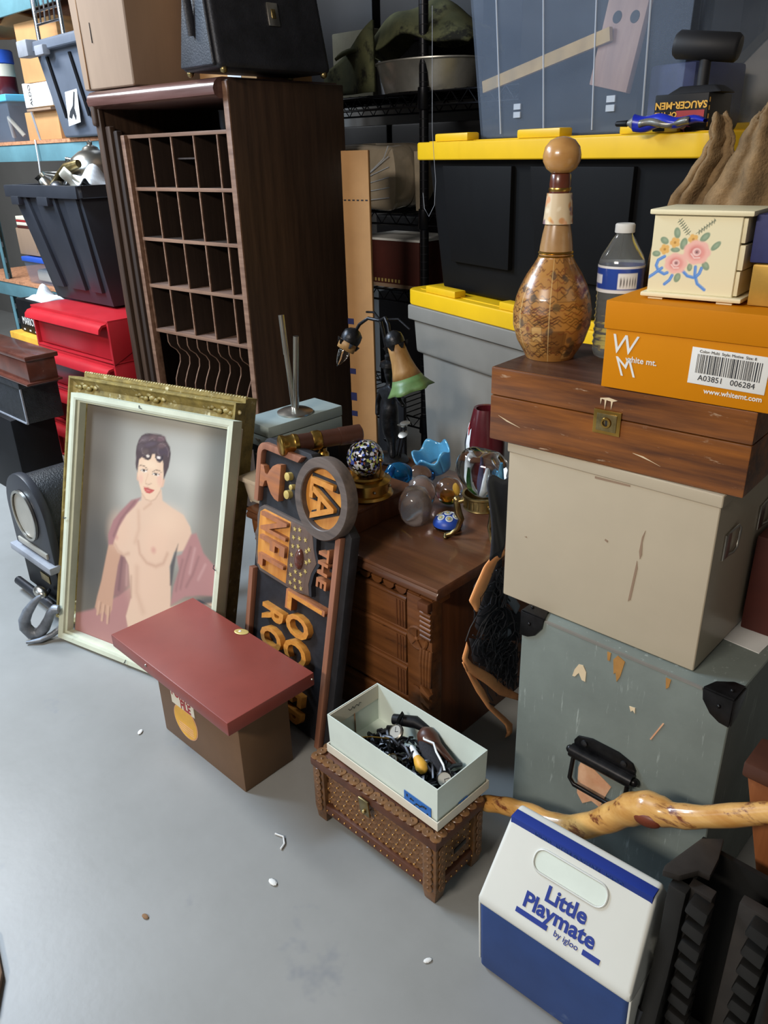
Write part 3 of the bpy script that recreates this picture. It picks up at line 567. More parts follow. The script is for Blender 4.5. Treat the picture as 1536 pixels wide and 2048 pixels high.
for X, Y, rx, ry, c_ in ((400, 380, 130, 80, '#6a5a5c'), (640, 330, 120, 60, '#6d5553'), (860, 380, 110, 70, '#74565a'), (560, 520, 170, 60, '#5b4c55'), (880, 560, 120, 60, '#6d5455'), (300, 600, 90, 110, '#594a4c'), (700, 680, 110, 60, '#54454b'), (1000, 720, 70, 120, '#4d3d47'), (430, 720, 90, 70, '#61504b'), (860, 740, 90, 80, '#4a3b46')): T.put(fel(X, Y, rx, ry, .3), c_, .008, .75)
for L in ([(250, 480), (330, 400), (430, 390)], [(520, 420), (620, 360), (700, 420)], [(780, 330), (880, 340), (940, 420)], [(800, 520), (900, 500), (980, 580)], [(330, 620), (340, 760), (420, 820)], [(780, 640), (770, 760), (820, 830)], [(1000, 600), (1060, 720), (1050, 860)]): T.put(fli(L, 8), '#8d7a78', .004, .6)
T.put(fel(495, 840, 46, 34), '#e6d6c6', .003).put(fel(790, 885, 52, 36), '#e2d5cc', .003).put(fli([(420, 840), (440, 900), (500, 930), (560, 900), (580, 830)], 20), '#3b2c2c', .0025).put(fli([(715, 880), (760, 970), (830, 990), (880, 930), (890, 850)], 22), '#352a33', .0025)
T.put(fli([(255, 1110), (330, 1085), (410, 1130), (480, 1195)], 9), '#5a443a', .003).put(fli([(630, 1270), (700, 1230), (790, 1225), (860, 1285)], 8), '#5a443a', .003)
for X, Y in ((385, 1245), (715, 1345)): T.put(fel(X, Y, 85, 36), '#e9ded2', .003).put(fel(X+2, Y-3, 36, 38), '#41342f', .0022).put(fli([(X-90, Y-12), (X-20, Y-42), (X+60, Y-28), (X+95, Y+8)], 8), '#3c2b26', .0025)
T.put(fli([(500, 1330), (470, 1440), (430, 1540), (445, 1600)], 10), '#c39a80', .005, .7).put(fli([(440, 1610), (500, 1630), (590, 1600)], 10), '#8d6a5a', .004, .7)
T.put(fpo([(375, 1690), (450, 1705), (500, 1710), (560, 1735), (690, 1770), (600, 1850), (540, 1875), (450, 1850), (400, 1790)]), '#b8504a', .0028).put(fel(500, 1795, 70, 16), '#d98f84', .002, .8).put(fli([(380, 1700), (480, 1745), (680, 1775)], 4), '#7c302c', .002, .7)
T.build('painted_picture', 'print', pc, lambda a, b: (.028+a, .0355, .018+b))
g1 = thing('gilt_frame', 'ornate gilt frame with raised corner ornaments behind the portrait', 'frame', (-2.072, .736, .03), rot=LEAN)
for o in rails(.628, .735, [(0, .0), (0, .04), (.07, .04), (.07, .02), (.062, .012), (.050, .018), (.03, .020), (.012, .008), (.006, .0)], g1, 'gold_frame'): o.location = (-.078, .058, .012)
def ornament(n, L_, seed):
    rg = random.Random(seed); m = MB()
    for i in range(n):
        t = (i/(n-1)-.5); a = 1-abs(t)*1.4
        m.sphere((t*L_, -.004-.003*a, .008*math.sin(i*1.9)*a), .008*(.6+.6*a)*rg.uniform(.8, 1.2), 8, 5, (1.3, .7, rg.uniform(.6, 1.1)))
    return m
oh = ornament(9, .10, 3)
first = oh.build('carved_ornament', 'gold_frame', g1, smooth=60, loc=(.236, .078, .722))
for (x, z, a) in ((-.03, .722, 0), (.50, .722, 0), (-.053, .60, 90), (-.053, .36, 90), (-.053, .12, 90), (.525, .60, 90), (.525, .36, 90)): dup(first, loc=(x, .078, z), rot=(0, R(a), 0))
g2 = thing('rope_edge_frame', 'second gilt frame with twisted rope edge, rearmost of the leaning frames', 'frame', (-2.072, .736, .05), rot=LEAN)
for o in rails(.608, .745, [(0, .0), (0, .045), (.06, .045), (.06, .02), (.045, .012), (.02, .004), (.01, .0)], g2, 'gold_frame'): o.location = (-.060, .104, -.004)
m = MB()
for i in range(64): m.sphere((-.056+.60*i/63, .108, .740), .0065, 6, 4, (1.1, .8, .9))
o = m.build('rope_beading', 'gold_frame', g2, smooth=60); o['kind'] = 'stuff'
m = MB()
for i in range(60): m.sphere((.543, .110, .02+.71*i/59), .0065, 6, 4, (.9, .8, 1.1))
o = m.build('rope_beading', 'gold_frame', g2, smooth=60); o['kind'] = 'stuff'

# ------------------------------------------------------------------ brown file box
fb = thing('file_box', 'brown vinyl file box with an overhanging brick-red lid and yellow sticker', 'box', (-1.32, .80, 0), 0)
bx(-.165, .159, -.068, .072, 0, .208).build('box_body', 'brown_vinyl', fb, .003)
ld = bx(-.2425, .2425, -.129, .106, -.034, 0).build('box_lid', 'brick_red_steel', fb, .0025, loc=(-.048, .021, .241), rot=(0, 0, R(-1.0)))
bd = MB().lathe([(.0155, 0), (.0165, .0006), (.016, .0012), (.001, .0013)], 24, M=Matrix.Diagonal((1, .62, 1, 1))).build('oval_badge', 'black_iron', ld, loc=(-.012, .094, 0), rot=(0, 0, R(25)))
MB().lathe([(.0165, 0), (.019, .001), (.0165, .0016)], 24, M=Matrix.Diagonal((1, .62, 1, 1))).build('badge_rim', 'gold_star', bd)
MB().sphere((0, 0, 0), .004, 8, 5, (1, 1, .4)).build('badge_moon', 'white_paper', bd, loc=(-.004, 0, .0015))
for q in ((-.08, -.1295, -.012), (.2425, .10, -.015)): MB().sphere((0, 0, 0), .0035, 8, 5).build('rivet', 'steel', ld, loc=q)
st_ = MB().prism(arc(0, 0, .046, 0, 360, 28)[:-1], -.0012, 0).build('round_sticker', 'yellow_print', fb, loc=(-.060, -.068, .078))
MB().prism(arc(0, 0, .049, 0, 360, 28)[:-1], -.0006, 0).build('sticker_border', 'old_sticker', st_)
for i in range(4): bx(-.03, .03, -.0016, -.0012, -.012-.007*i, -.0095-.007*i).build('print_line', 'old_sticker', st_)
lb = bx(-.047, .047, -.0018, 0, -.033, .033).build('paper_label', 'cream_card', fb, loc=(-.060, -.068, .148))
text('PORTA', .034, 'red_print', lb, (-.004, -.002, .004), sx=.72, bold=.0012); text('FILE', .034, 'red_print', lb, (.012, -.002, -.020), sx=.72, bold=.0012)

# ------------------------------------------------------------------ carved sign
sg = thing('carved_sign', 'carved wooden sign lying sideways, with round monogram, shield and raised letters', 'sign', (-1.119, .940, .006), rot=(R(-11), 0, R(-4)))
RL = (R(90), R(90), 0)
oc, orr = (-.078, .608), .093
bp = [(.006, 0), (.006, .54)]+[(-.16, .688)]+[(-.315, .688)]+arc(-.315, .658, .030, 90, 180, 6)[1:]+[(-.345, 0)]
MB().prism(bp, 0, .026).build('back_board', 'sign_black', sg, .003)
ot = [(-.345, .528), (-.345, .645)]+arc(-.315, .648, .030, 180, 90, 6)+[(-.172, .678), (-.185, .662), (-.312, .662)]+arc(-.312, .646, .016, 90, 180, 5)+[(-.328, .528)]
MB().prism(ot[::-1], -.016, 0).build('border_strip', 'sign_red', sg, .002)
MB().prism([(-.345, 0), (-.328, 0), (-.328, .352), (-.345, .352)], -.016, 0).build('border_strip', 'sign_red', sg, .002)
MB().prism([(-.030, 0), (-.013, 0), (-.013, .535), (-.030, .535)], -.016, 0).build('border_strip', 'sign_red', sg, .002)
RX = Matrix.Translation((oc[0], 0, oc[1])) @ Matrix.Rotation(R(90), 4, 'X')
MB().lathe([(.069, .0), (orr, .0), (orr, .026), (.091, .029), (.071, .029), (.069, .027)], 48, M=RX, ring=True).build('disc_ring', 'sign_disc', sg, smooth=35)
dsc = MB().lathe([(.001, 0), (.0688, 0), (.0688, .014), (.001, .014)], 40, M=RX).build('disc_field', 'sign_orange', sg, smooth=35)
text('A', .118, 'sign_black', sg, (oc[0]+.003, -.016, oc[1]-.014), RL, .0025, 'monogram_shadow', bold=.006); text('L', .118, 'sign_black', sg, (oc[0]-.005, -.016, oc[1]+.022), RL, .0025, 'monogram_shadow', bold=.006)
text('A', .112, 'sign_orange', sg, (oc[0]+.003, -.0225, oc[1]-.014), RL, .006, 'monogram_letter', bold=.001); text('L', .112, 'sign_orange', sg, (oc[0]-.005, -.0225, oc[1]+.022), RL, .006, 'monogram_letter', bold=.001)
gl = [(-.326, .568), (-.312, .570), (-.306, .586), (-.298, .589), (-.290, .576), (-.278, .562), (-.262, .553), (-.246, .551), (-.246, .641), (-.262, .639), (-.278, .630), (-.290, .616), (-.298, .603), (-.306, .606), (-.314, .622), (-.327, .623)]
MB().prism(gl, -.016, 0).build('wine_glass', 'sign_plank', sg, .001)
for x, z, r_ in ((-.225, .618, .010), (-.208, .597, .0065), (-.222, .575, .0105)): MB().lathe([(r_, 0), (r_, .012), (r_*.6, .0135)], 14, M=Matrix.Translation((x, 0, z)) @ Matrix.Rotation(R(90), 4, 'X')).build('bubble', 'gold_star', sg, smooth=40)
shp = [(-.308, .352), (-.175, .350), (-.101, .362), (-.108, .39), (-.100, .42), (-.084, .449), (-.100, .48), (-.107, .506), (-.120, .524), (-.31, .524), (-.328, .512), (-.334, .49), (-.331, .46), (-.340, .440), (-.331, .42), (-.330, .39), (-.324, .366)]
MB().prism(shp, -.010, 0).build('shield_plate', 'sign_disc', sg, .002)
pn = MB().prism([(-.300, .362), (-.194, .360), (-.194, .516), (-.302, .516), (-.318, .505), (-.320, .470), (-.318, .40), (-.312, .372)], -.013, -.010).build('shield_panel', 'sign_orange', sg, .001)
for ch, z in (('N', .490), ('F', .441), ('L', .393)): text(ch, .140, 'sign_plank', sg, (-.254, -.017, z), (R(90), R(90), 0), .006, 'shield_letter', sx=.46, bold=.004)
MB().prism([(-.194, .358), (-.104, .366), (-.110, .39), (-.103, .42), (-.088, .449), (-.103, .48), (-.110, .506), (-.122, .520), (-.194, .518)], -.0135, -.010).build('star_field', 'sign_brown', sg, .001)
sp_ = [(-.176, .505), (-.158, .509), (-.178, .484), (-.156, .488), (-.134, .492), (-.178, .462), (-.158, .468), (-.127, .466), (-.118, .474), (-.180, .440), (-.124, .440), (-.113, .448), (-.178, .414), (-.160, .404), (-.140, .404), (-.124, .418), (-.178, .390), (-.160, .383), (-.140, .385), (-.176, .370), (-.156, .366), (-.134, .371)]
s0 = MB().prism(star(0, 0, .0068), -.0012, 0).build('star', 'gold_star', sg, loc=(sp_[0][0], -.0135, sp_[0][1]))
for i, (x, z) in enumerate(sp_[1:]): dup(s0, loc=(x, -.0135, z), rot=(0, R(17*i), 0))
MB().sphere((0, 0, 0), 1, 16, 12).build('football', 'varnished', sg, loc=(-.148, -.014, .440), smooth=60).scale = (.0135, .012, .026)
MB().prism([(-.104, .53), (-.109, .51), (-.102, .48), (-.086, .449), (-.102, .42), (-.108, .39), (-.103, .365), (-.094, .365), (-.099, .39), (-.093, .42), (-.076, .449), (-.093, .48), (-.098, .53)], -.0135, 0).build('shield_edge', 'sign_black', sg)
for ch, z in (('T', .482), ('H', .448), ('E', .412)): text(ch, .048, 'sign_plank', sg, (-.062, -.009, z), RL, .009, 'letter', bold=.0015)
text('L', .205, 'sign_plank', sg, (-.119, -.009, .332), RL, .009, 'letter', sx=.55, bold=.003)
text('L', .190, 'sign_orange', sg, (-.119, -.0175, .332), RL, .001, 'letter_inlay', sx=.55)
for ch, z in (('O', .272), ('C', .208), ('K', .146), ('E', .088), ('R', .034)): text(ch, .118, 'sign_orange', sg, (-.139, -.008, z), RL, .008, 'letter', sx=.62, bold=.003)
for ch, z in (('R', .262), ('O', .197), ('O', .130), ('M', .060)): text(ch, .118, 'sign_orange', sg, (-.238, -.008, z), RL, .008, 'letter', sx=.62, bold=.003)

# ------------------------------------------------------------------ scale-covered chest
ch = thing('wooden_chest', 'small footed chest covered in overlapping wooden discs, on the floor', 'chest', (-.8275, .8655, 0), 0)
bx(-.155, .155, -.058, .058, .028, .142).build('chest_body', 'chest_wood', ch)
for x in (-1, 1):
    for y in (-1, 1):
        MB().frustum((x*.150-.013, x*.150+.013, y*.056-.013, y*.056+.013, 0), (x*.150-.0175, x*.150+.0175, y*.056-.0155, y*.056+.0155, .034)).build('foot', 'chest_disc', ch, .003)
        bx(x*.151-.0165, x*.151+.0165, y*.057-.0145, y*.057+.0145, .030, .142).build('corner_post', 'chest_disc', ch, .003)
for y in (-1, 1): bx(-.14, .14, y*.060-.010, y*.060+.010, .026, .050).build('bottom_rail', 'chest_wood', ch, .004)
for x in (-1, 1): bx(x*.155-.010, x*.155+.010, -.05, .05, .026, .050).build('bottom_rail', 'chest_wood', ch, .004)
lidc = bx(-.170, .170, -.074, .074, .143, .164).build('chest_lid', 'chest_wood', ch, .003)
dm = MB().lathe([(.0105, 0), (.0115, .0012), (.0105, .0026), (.003, .003), (.0018, .0048), (.0002, .0052)], 12)
d0 = dm.build('disc', 'chest_disc', lidc, smooth=50, loc=(-.16, -.064, .164), rot=(R(0), R(6), 0))
def ring(n, x0, y0, x1, y1):
    for i in range(n): dup(d0, loc=(x0+(x1-x0)*i/(n-1), y0+(y1-y0)*i/(n-1), .1642+.0008*(i % 2)), rot=(R(random.uniform(-4, 4)), R(7), random.uniform(0, 3)))
ring(17, -.144, -.064, .161, -.064); ring(6, .161, -.048, .161, .062); ring(17, .144, .064, -.161, .064); ring(6, -.161, .048, -.161, -.048)
e0 = dm.build('disc', 'chest_disc', ch, smooth=50, loc=(-.128, -.0595, .066), rot=(R(84), 0, 0))
for r_ in range(5):
    for i in range(15):
        x = -.128+.0182*i+(.009 if r_ % 2 else 0)
        if (r_, i) != (0, 0) and x < .134: dup(e0, loc=(x, -.0595, .060+.0185*r_), rot=(R(84), 0, R(random.uniform(-3, 3))))
for r_ in range(4):
    for i in range(5): dup(e0, loc=(.1565, -.036+.018*i, .066+.019*r_), rot=(R(84), 0, R(90)))
for r_ in range(6):
    dup(e0, loc=(-.151, -.073, .04+.0185*r_), rot=(R(84), 0, 0), scale=(.9, .9, .9)); dup(e0, loc=(.151, -.073, .04+.0185*r_), rot=(R(84), 0, 0), scale=(.9, .9, .9)); dup(e0, loc=(.169, -.057, .04+.0185*r_), rot=(R(84), 0, R(90)), scale=(.8, .8, .8)); dup(e0, loc=(.169, .057, .04+.0185*r_), rot=(R(84), 0, R(90)), scale=(.8, .8, .8))
n0 = MB().sphere((0, 0, 0), .0022, 6, 4).build('nail', 'nail', ch, loc=(-.13, -.071, .038), smooth=60)
for i in range(1, 16): dup(n0, loc=(-.13+.0173*i, -.071, .038))
for i in range(6): dup(n0, loc=(.166, -.04+.016*i, .038))
cp = bx(-.013, .013, -.004, 0, -.03, .014).build('hasp', 'old_brass', ch, .0015, loc=(-.010, -.0755, .142), rot=(R(6), 0, 0))
MB().sphere((0, 0, 0), .005, 8, 6).build('hasp_knob', 'old_brass', cp, loc=(0, -.005, -.018))
for r_ in range(5):
    for i in range(14): dup(n0, loc=(-.128+.0182*i+(.009 if r_ % 2 else 0), -.0650, .060+.0185*r_))
for r_ in range(4):
    for i in range(5): dup(n0, loc=(.1625, -.036+.018*i, .066+.019*r_))
text_ = bx(.1665, .1685, -.018, .018, .092, .104).build('side_handle', 'black_iron', ch, .001)

# ------------------------------------------------------------------ shoe box of trinkets
sb = thing('shoe_box', 'open pale shoe box of watches and trinkets standing on the chest', 'box', (-.821, .891, .1702), -2)
shell((-.153, .153, -.0745, .0745, 0), (-.153, .153, -.0745, .0745, .020), .002).build('upturned_lid', 'cream_card', sb)
shell((-.1475, .1475, -.069, .069, .0025), (-.1495, .1495, -.071, .071, .095), .002).build('box_body', 'mint_card', sb)
bx(-.1475, -.145, -.068, .068, .058, .0935).build('end_flap', 'cream_card', sb)
bx(-.147, -.1435, -.002, -.001, .004, .060).build('card_seam', 'cardboard_edge', sb)
MB().tube([(-.1447, .018-.004*i, .076+.004*math.sin(i*2.3)) for i in range(10)], .0006, 5).build('pencil_scribble', 'ink', sb)
tpb = bx(-.034, .034, -.0008, 0, -.016, .016).build('tape_label', 'tape_blue', sb, loc=(.100, -.0707, .024))
rt_ = random.Random(2)
for i in range(12): bx(-.0016, .0016, -.0011, -.0008, -.003, .003).build('smudged_mark', 'ink', tpb, loc=(-.026+.0047*i, 0, rt_.uniform(-.009, .009)), rot=(0, R(rt_.choice((0, 90, 40))), 0))
bx(.1495, .1503, -.012, .014, .012, .022).build('tape_label', 'tape_blue', sb)
def tr(dx, dy, dz=0): 
    c, s_ = math.cos(R(-2)), math.sin(R(-2)); return (-.821+c*dx-s_*dy, .891+s_*dx+c*dy, .1725+dz*1.25+.008)
m = MB(); rg = random.Random(5)
for i in range(260):
    x, y = rg.uniform(-.10, .138), rg.uniform(-.058, .058); h_ = .006+.036*(1-abs(y)/.07)*(1-(max(0, -x-.02)/.1))
    a = rg.uniform(0, 6.28); L_ = rg.uniform(.008, .022); z = rg.uniform(.003, max(.006, h_))
    dx_, dy_ = math.cos(a)*L_, math.sin(a)*L_
    if abs(y+dy_) > .063 or abs(y-dy_) > .063 or abs(x+dx_) > .142: continue
    m.tube([(x-dx_, y-dy_, z), (x, y, z+.005), (x+dx_, y+dy_, z)], rg.uniform(.002, .0045), 6)
o = m.build('trinket_jumble', 'dark_steel', loc=tr(0, 0, -.005), rot=(0, 0, R(-2)), smooth=50); o.scale = (1, 1, 1.45); tag(o, 'tangled heap of dark straps and chains in the pale shoe box', 'trinkets', kind='stuff')
def watch(x, y, z, rot, m_case, label, r_=.016):
    w = thing('wrist_watch', label, 'watch', tr(x, y, z), rot=rot, group='watches in the shoe box')
    MB().lathe([(r_*.9, 0), (r_, .002), (r_, .007), (r_*.82, .009), (r_*.8, .008)], 20).build('watch_case', m_case, w, smooth=40)
    f = MB().lathe([(.0005, .0078), (r_*.8, .0078), (r_*.8, .0082), (.0005, .0082)], 18).build('watch_face', 'clock_face', w)
    bx(-.0006, .0006, 0, r_*.6, .0083, .0087).build('watch_hand', 'ink', f); bx(-.0005, r_*.45, -.0005, .0005, .0083, .0087).build('watch_hand', 'ink', f)
    for s_ in (-1, 1): MB().tube([(0, s_*r_*.9, .004), (0, s_*r_*1.6, .001), (.002, s_*r_*2.6, -.007)], [.0075, .007, .006], 8, flat=.3).build('strap', 'near_black', w, smooth=50)
    return w
watch(-.036, .016, .040, (R(38), R(-24), R(15)), 'steel', 'round silver-rimmed watch facing up at the centre of the shoe box', .0165)
watch(.112, -.008, .033, (R(20), R(40), R(-30)), 'black_iron', 'black watch with glinting dial at the near end of the shoe box', .016)
watch(.0, -.036, .030, (R(35), R(-10), R(60)), 'old_brass', 'small brass watch near the slanting front wall of the shoe box', .011)
o = MB().tube([(-.045, -.012, 0), (-.02, .0, .002), (.028, .013, .004)], .0017, 6).build('brass_rod', 'brass', loc=tr(-.05, -.022, .037), rot=(0, 0, R(16))); tag(o, 'thin brass rod lying across the shoe box', 'rod')
o = MB().lathe([(.001, 0), (.013, .004), (.021, .016), (.020, .032), (.011, .052), (.006, .085), (.0045, .10), (.001, .102)], 18, M=Matrix.Rotation(R(90), 4, 'Y')).build('wooden_gourd', 'leather_tube', loc=tr(-.005, .050, .043), rot=(0, R(12), R(-6)), smooth=60); tag(o, 'brown gourd-shaped pipe bowl along the back wall of the shoe box', 'pipe')
dp = thing('glass_drop', 'yellow and white glass drop ornament lying in the shoe box', 'ornament', tr(.012, .004, .044), rot=(0, R(98), R(-26)))
MB().lathe([(.0005, 0), (.004, .004), (.006, .018), (.0075, .032)], 16).build('milk_glass_stem', 'tissue', dp, smooth=60)
MB().lathe([(.0075, .032), (.011, .044), (.0128, .056), (.009, .066), (.001, .070)], 16).build('yellow_bulb', 'yellow_print', dp, smooth=60)
o = MB().sphere((0, 0, 0), 1, 16, 10).build('black_pouch', 'dark_cloth', loc=tr(.055, .018, .034), rot=(0, R(8), R(-24)), smooth=60); o.scale = (.05, .017, .011); tag(o, 'long black pouch lying diagonally in the shoe box', 'pouch')
o = MB().tube([(-.03, 0, 0), (.02, .006, .008), (.05, .002, .004)], [.011, .013, .008], 12).build('black_knife_handle', 'near_black', loc=tr(-.045, .050, .038), rot=(0, 0, R(12)), smooth=60); tag(o, 'black rounded handle against the back wall of the shoe box', 'handle')
o = MB().tube([(-.03, .02, 0), (-.012, .008, .004), (.01, .014, .006), (.03, .004, .004), (.06, -.004, -.002), (.075, -.012, -.006)], .0022, 6).build('loose_string', 'tissue', loc=tr(.035, .02, .046), rot=(0, 0, R(-10)), smooth=60); tag(o, 'thin white cord trailing over the black pouch', 'cord')
o = MB().sphere((0, 0, 0), .009, 10, 7, (1.3, 1, .6)).build('amber_charm', 'amber_glass', loc=tr(.028, -.043, .027), smooth=60); tag(o, 'small orange charm near the slanting front of the shoe box', 'charm')

# ------------------------------------------------------------------ carved dresser
ds = thing('carved_dresser', 'low carved walnut dresser with drawers and open shelves under the glassware', 'dresser', (-.895, 1.076, 0), 0)
sec = [(.0, .446), (-.0, .456), (.006, .462), (.002, .466), (.004, .472), (.54, .472), (.54, .446)]
MB().prism([(y, z) for y, z in sec], -.64, 0, 'yz').build('dresser_top', 'dresser_top', ds, .002)
MB().prism([(.03, .424), (.016, .436), (.006, .446), (.06, .446), (.06, .424)], -.63, -.012, 'yz').build('cornice_molding', 'dresser_wood', ds, smooth=40)
m = MB()
for i in range(16): m.prism(arc(-.60+.037*i, .427, .0165, 180, 360, 8), .02, .034, 'xz')
m.build('scalloped_apron', 'dresser_wood', ds)
bx(-.345, -.028, .036, .53, 0, .425).build('drawer_case', 'dresser_side', ds, .002)
bx(-.345, -.095, .030, .04, .0, .425).build('front_frame', 'dresser_wood', ds)
for z0 in (.324, .232, .140, .040):
    d_ = bx(-.338, -.105, .018, .06, z0, z0+.074).build('drawer', 'dresser_wood', ds, .003)
    MB().tube([(-.335, .021, z0+.079), (-.10, .021, z0+.079)], .007, 8).build('half_round_molding', 'dresser_wood', d_, smooth=60)
    MB().tube([(-.335, .023, z0-.004), (-.10, .023, z0-.004)], .004, 8).build('half_round_molding', 'dresser_wood', d_, smooth=60)
    for x in (-.13, -.12, -.112): bx(x-.0015, x+.0015, .0165, .019, z0+.004, z0+.07).build('incised_line', 'dresser_side', d_)
pl = bx(-.098, -.026, .016, .05, .0, .425).build('pilaster', 'dresser_wood', ds, .002)
bx(-.056, -.026, .002, .02, .425-.022, .425).build('carved_block', 'dresser_side', pl, .003)
for i in range(6): MB().tube([(-.056, .014, .392-.012*i), (-.024, .012, .392-.012*i)], .0052, 8).build('carved_ridge', 'dresser_wood', pl, smooth=60)
rs = MB().lathe([(.030, 0), (.031, .003), (.027, .005), (.022, .003), (.006, .003), (.005, .007), (.001, .009)], 20, M=Matrix.Rotation(R(90), 4, 'X')).build('rosette', 'dresser_wood', pl, loc=(-.066, .016, .320), smooth=40)
for a in range(5): bx(-.001, .001, -.006, -.003, .004, .024).build('petal_rib', 'dresser_wood', rs, rot=(0, R(72*a), 0))
for i in range(4): MB().tube([(-.054+.009*i, .014, .300), (-.050+.009*i, .006, .27), (-.048+.008*i, .006, .235), (-.054+.008*i, .013, .205)], .0048, 8).build('carved_reed', 'dresser_wood', pl, smooth=60)
MB().lathe([(.017, 0), (.018, .003), (.012, .004), (.003, .006)], 16, M=Matrix.Rotation(R(90), 4, 'X')).build('rosette', 'dresser_wood', pl, loc=(-.072, .016, .172), smooth=40)
for i in range(5): MB().prism([(-.052, .188-.026*i), (-.024, .176-.026*i), (-.024, .186-.026*i), (-.05, .206-.026*i)], .004, .02).build('carved_tooth', 'dresser_wood', pl, .001)
bx(-.63, -.345, .50, .52, 0, .43).build('back_panel', 'dresser_side', ds)
bx(-.635, -.618, .05, .53, 0, .43).build('side_panel', 'dresser_side', ds)
for z in (.03, .155, .285): bx(-.62, -.345, .05, .50, z, z+.012).build('shelf', 'dresser_wood', ds, .002)
MB().lathe([(.012, 0), (.012, .10), (.017, .11), (.012, .12), (.010, .20), (.016, .30), (.011, .33), (.020, .345), (.012, .355), (.020, .365), (.012, .372), (.021, .385), (.013, .392), (.022, .405), (.024, .43), (.024, .446)], 16).build('turned_post', 'dresser_wood', ds, loc=(-.612, .026, 0), smooth=40)
for x in (-.60, -.06):
    for y in (.06, .50): bx(x-.02, x+.02, y-.02, y+.02, 0, .02).build('foot', 'dresser_side', ds)

TZ = .4725
# small boxes at the left end of the dresser
mb_ = thing('marbled_casket', 'small marbled cream casket at the left end of the dresser', 'box', (-1.505, 1.155, TZ), 2)
MB().frustum((-.050, .055, -.05, .06, .006), (-.058, .062, -.058, .066, .062)).build('casket_body', 'marbled_cream', mb_, .004); bx(-.066, .07, -.066, .074, .062, .076).build('casket_lid', 'marbled_cream', mb_, .004)
for x in (-.045, .05):
    for y in (-.045, .055): MB().sphere((x, y, .006), .006, 8, 5).build('ball_foot', 'marbled_cream', mb_)
bb = thing('black_cash_box', 'black cash box under the grey-green box on the dresser', 'box', (-1.642, 1.348, .472), 0)
bx(-.052, .055, -.115, .115, 0, .100).build('box_body', 'near_black', bb, .006, 3); bx(-.055, .058, -.118, .118, .076, .104).build('box_lid', 'near_black', bb, .006, 3); bx(-.03, .03, -.1215, -.117, .07, .074).build('lid_highlight_trim', 'steel', bb)  # the thin steel strip is put in as a highlight on the lid
gg = thing('greygreen_box', 'pale grey-green hinged box carrying the pen holder', 'box', (-1.645, 1.345, .577), -2)
bx(-.058, .062, -.13, .13, 0, .033).build('box_body', 'greygreen_box', gg, .003); bx(-.059, .063, -.131, .131, .0345, .064).build('box_lid', 'greygreen_box', gg, .003)
bx(.0, .018, -.1325, -.130, .018, .022).build('catch', 'steel', gg)
ph = thing('pen_holder', 'round chrome pen holder with two upright tubes on the grey-green box', 'pen holder', (-1.632, 1.345, .6415), 0)
MB().lathe([(.050, 0), (.050, .004), (.040, .009), (.018, .013), (.010, .016), (.001, .017)], 28).build('round_base', 'steel', ph, smooth=40)
MB().tube([(-.004, .0, .012), (-.018, .004, .11), (-.026, .006, .16)], .0075, 10).build('pen_tube', 'steel', ph, smooth=60); MB().tube([(-.026, .006, .158), (-.040, .01, .262)], .0085, 10).build('pen_tube_top', 'steel', ph, smooth=60)
MB().tube([(.006, .0, .012), (.012, .004, .12), (.020, .006, .214)], .0080, 10).build('pen_tube', 'steel', ph, smooth=60)

# lower box, globe and spyglass
lw = thing('low_wooden_box', 'low dark wooden box under the speckled glass globe', 'box', (-1.30, 1.27, TZ), 0)
bx(-.10, .095, -.17, .085, 0, .05).build('box_body', 'dresser_side', lw, .003); bx(-.104, .099, -.174, .089, .05, .062).build('box_lid', 'dresser_side', lw, .004)
gs = thing('globe_lamp', 'speckled multicolour glass globe on a brass ring stand', 'globe', (-1.255, 1.24, .535), 0)
MB().lathe([(.062, 0), (.066, .004), (.062, .010), (.056, .012), (.056, .034), (.061, .036), (.061, .040), (.044, .046), (.040, .052)], 32).build('brass_base', 'brass', gs, smooth=35)
for a in range(6): MB().sphere((.058*math.cos(a*1.047+.6), .058*math.sin(a*1.047+.6), .024), .004, 8, 5).build('base_stud', 'steel', gs, smooth=60)
MB().lathe([(.044, .046), (.047, .050), (.044, .054)], 28).build('collar_ring', 'brass', gs, smooth=40)
for s_ in (-1, 1): MB().tube([(s_*.045, 0, .05), (s_*.052, 0, .075), (s_*.050, 0, .098)], .0025, 8).build('side_arm', 'brass', gs, smooth=60); MB().sphere((s_*.052, 0, .1), .005, 10, 6).build('arm_knob', 'brass', gs, smooth=60)
gm = bpy.data.materials.new('speckled_glass'); gm.use_nodes = True; nn = gm.node_tree.nodes; lk = gm.node_tree.links; pb = nn['Principled BSDF']; pb.inputs['Roughness'].default_value = .12; pb.inputs['Coat Weight'].default_value = .6
t1 = nn.new('ShaderNodeTexCoord'); v1 = nn.new('ShaderNodeTexVoronoi'); v1.inputs['Scale'].default_value = 175; v1.inputs['Randomness'].default_value = 1; lk.new(t1.outputs['Object'], v1.inputs['Vector'])
hs = nn.new('ShaderNodeSeparateColor'); lk.new(v1.outputs['Color'], hs.inputs[0]); cr_ = nn.new('ShaderNodeValToRGB'); cr_.color_ramp.interpolation = 'CONSTANT'
els = cr_.color_ramp.elements; els[0].position = 0; els[0].color = lin('#0d0f16'); els[1].position = .42; els[1].color = lin('#c9ccd6')
for p_, c_ in ((.58, '#4d62b8'), (.70, '#a7b06a'), (.84, '#e3e4e8'), (.93, '#7a4a3a')): e = els.new(p_); e.color = lin(c_)
lk.new(hs.outputs[0], cr_.inputs[0]); lk.new(cr_.outputs[0], pb.inputs['Base Color']); MATS['speckled_glass'] = gm
MB().sphere((0, 0, .094), .045, 32, 20).build('glass_globe', 'speckled_glass', gs, smooth=80)
sy = thing('spyglass', 'small leather and brass spyglass on a brass stand behind the sign', 'spyglass', (-1.315, 1.16, .535), 0)
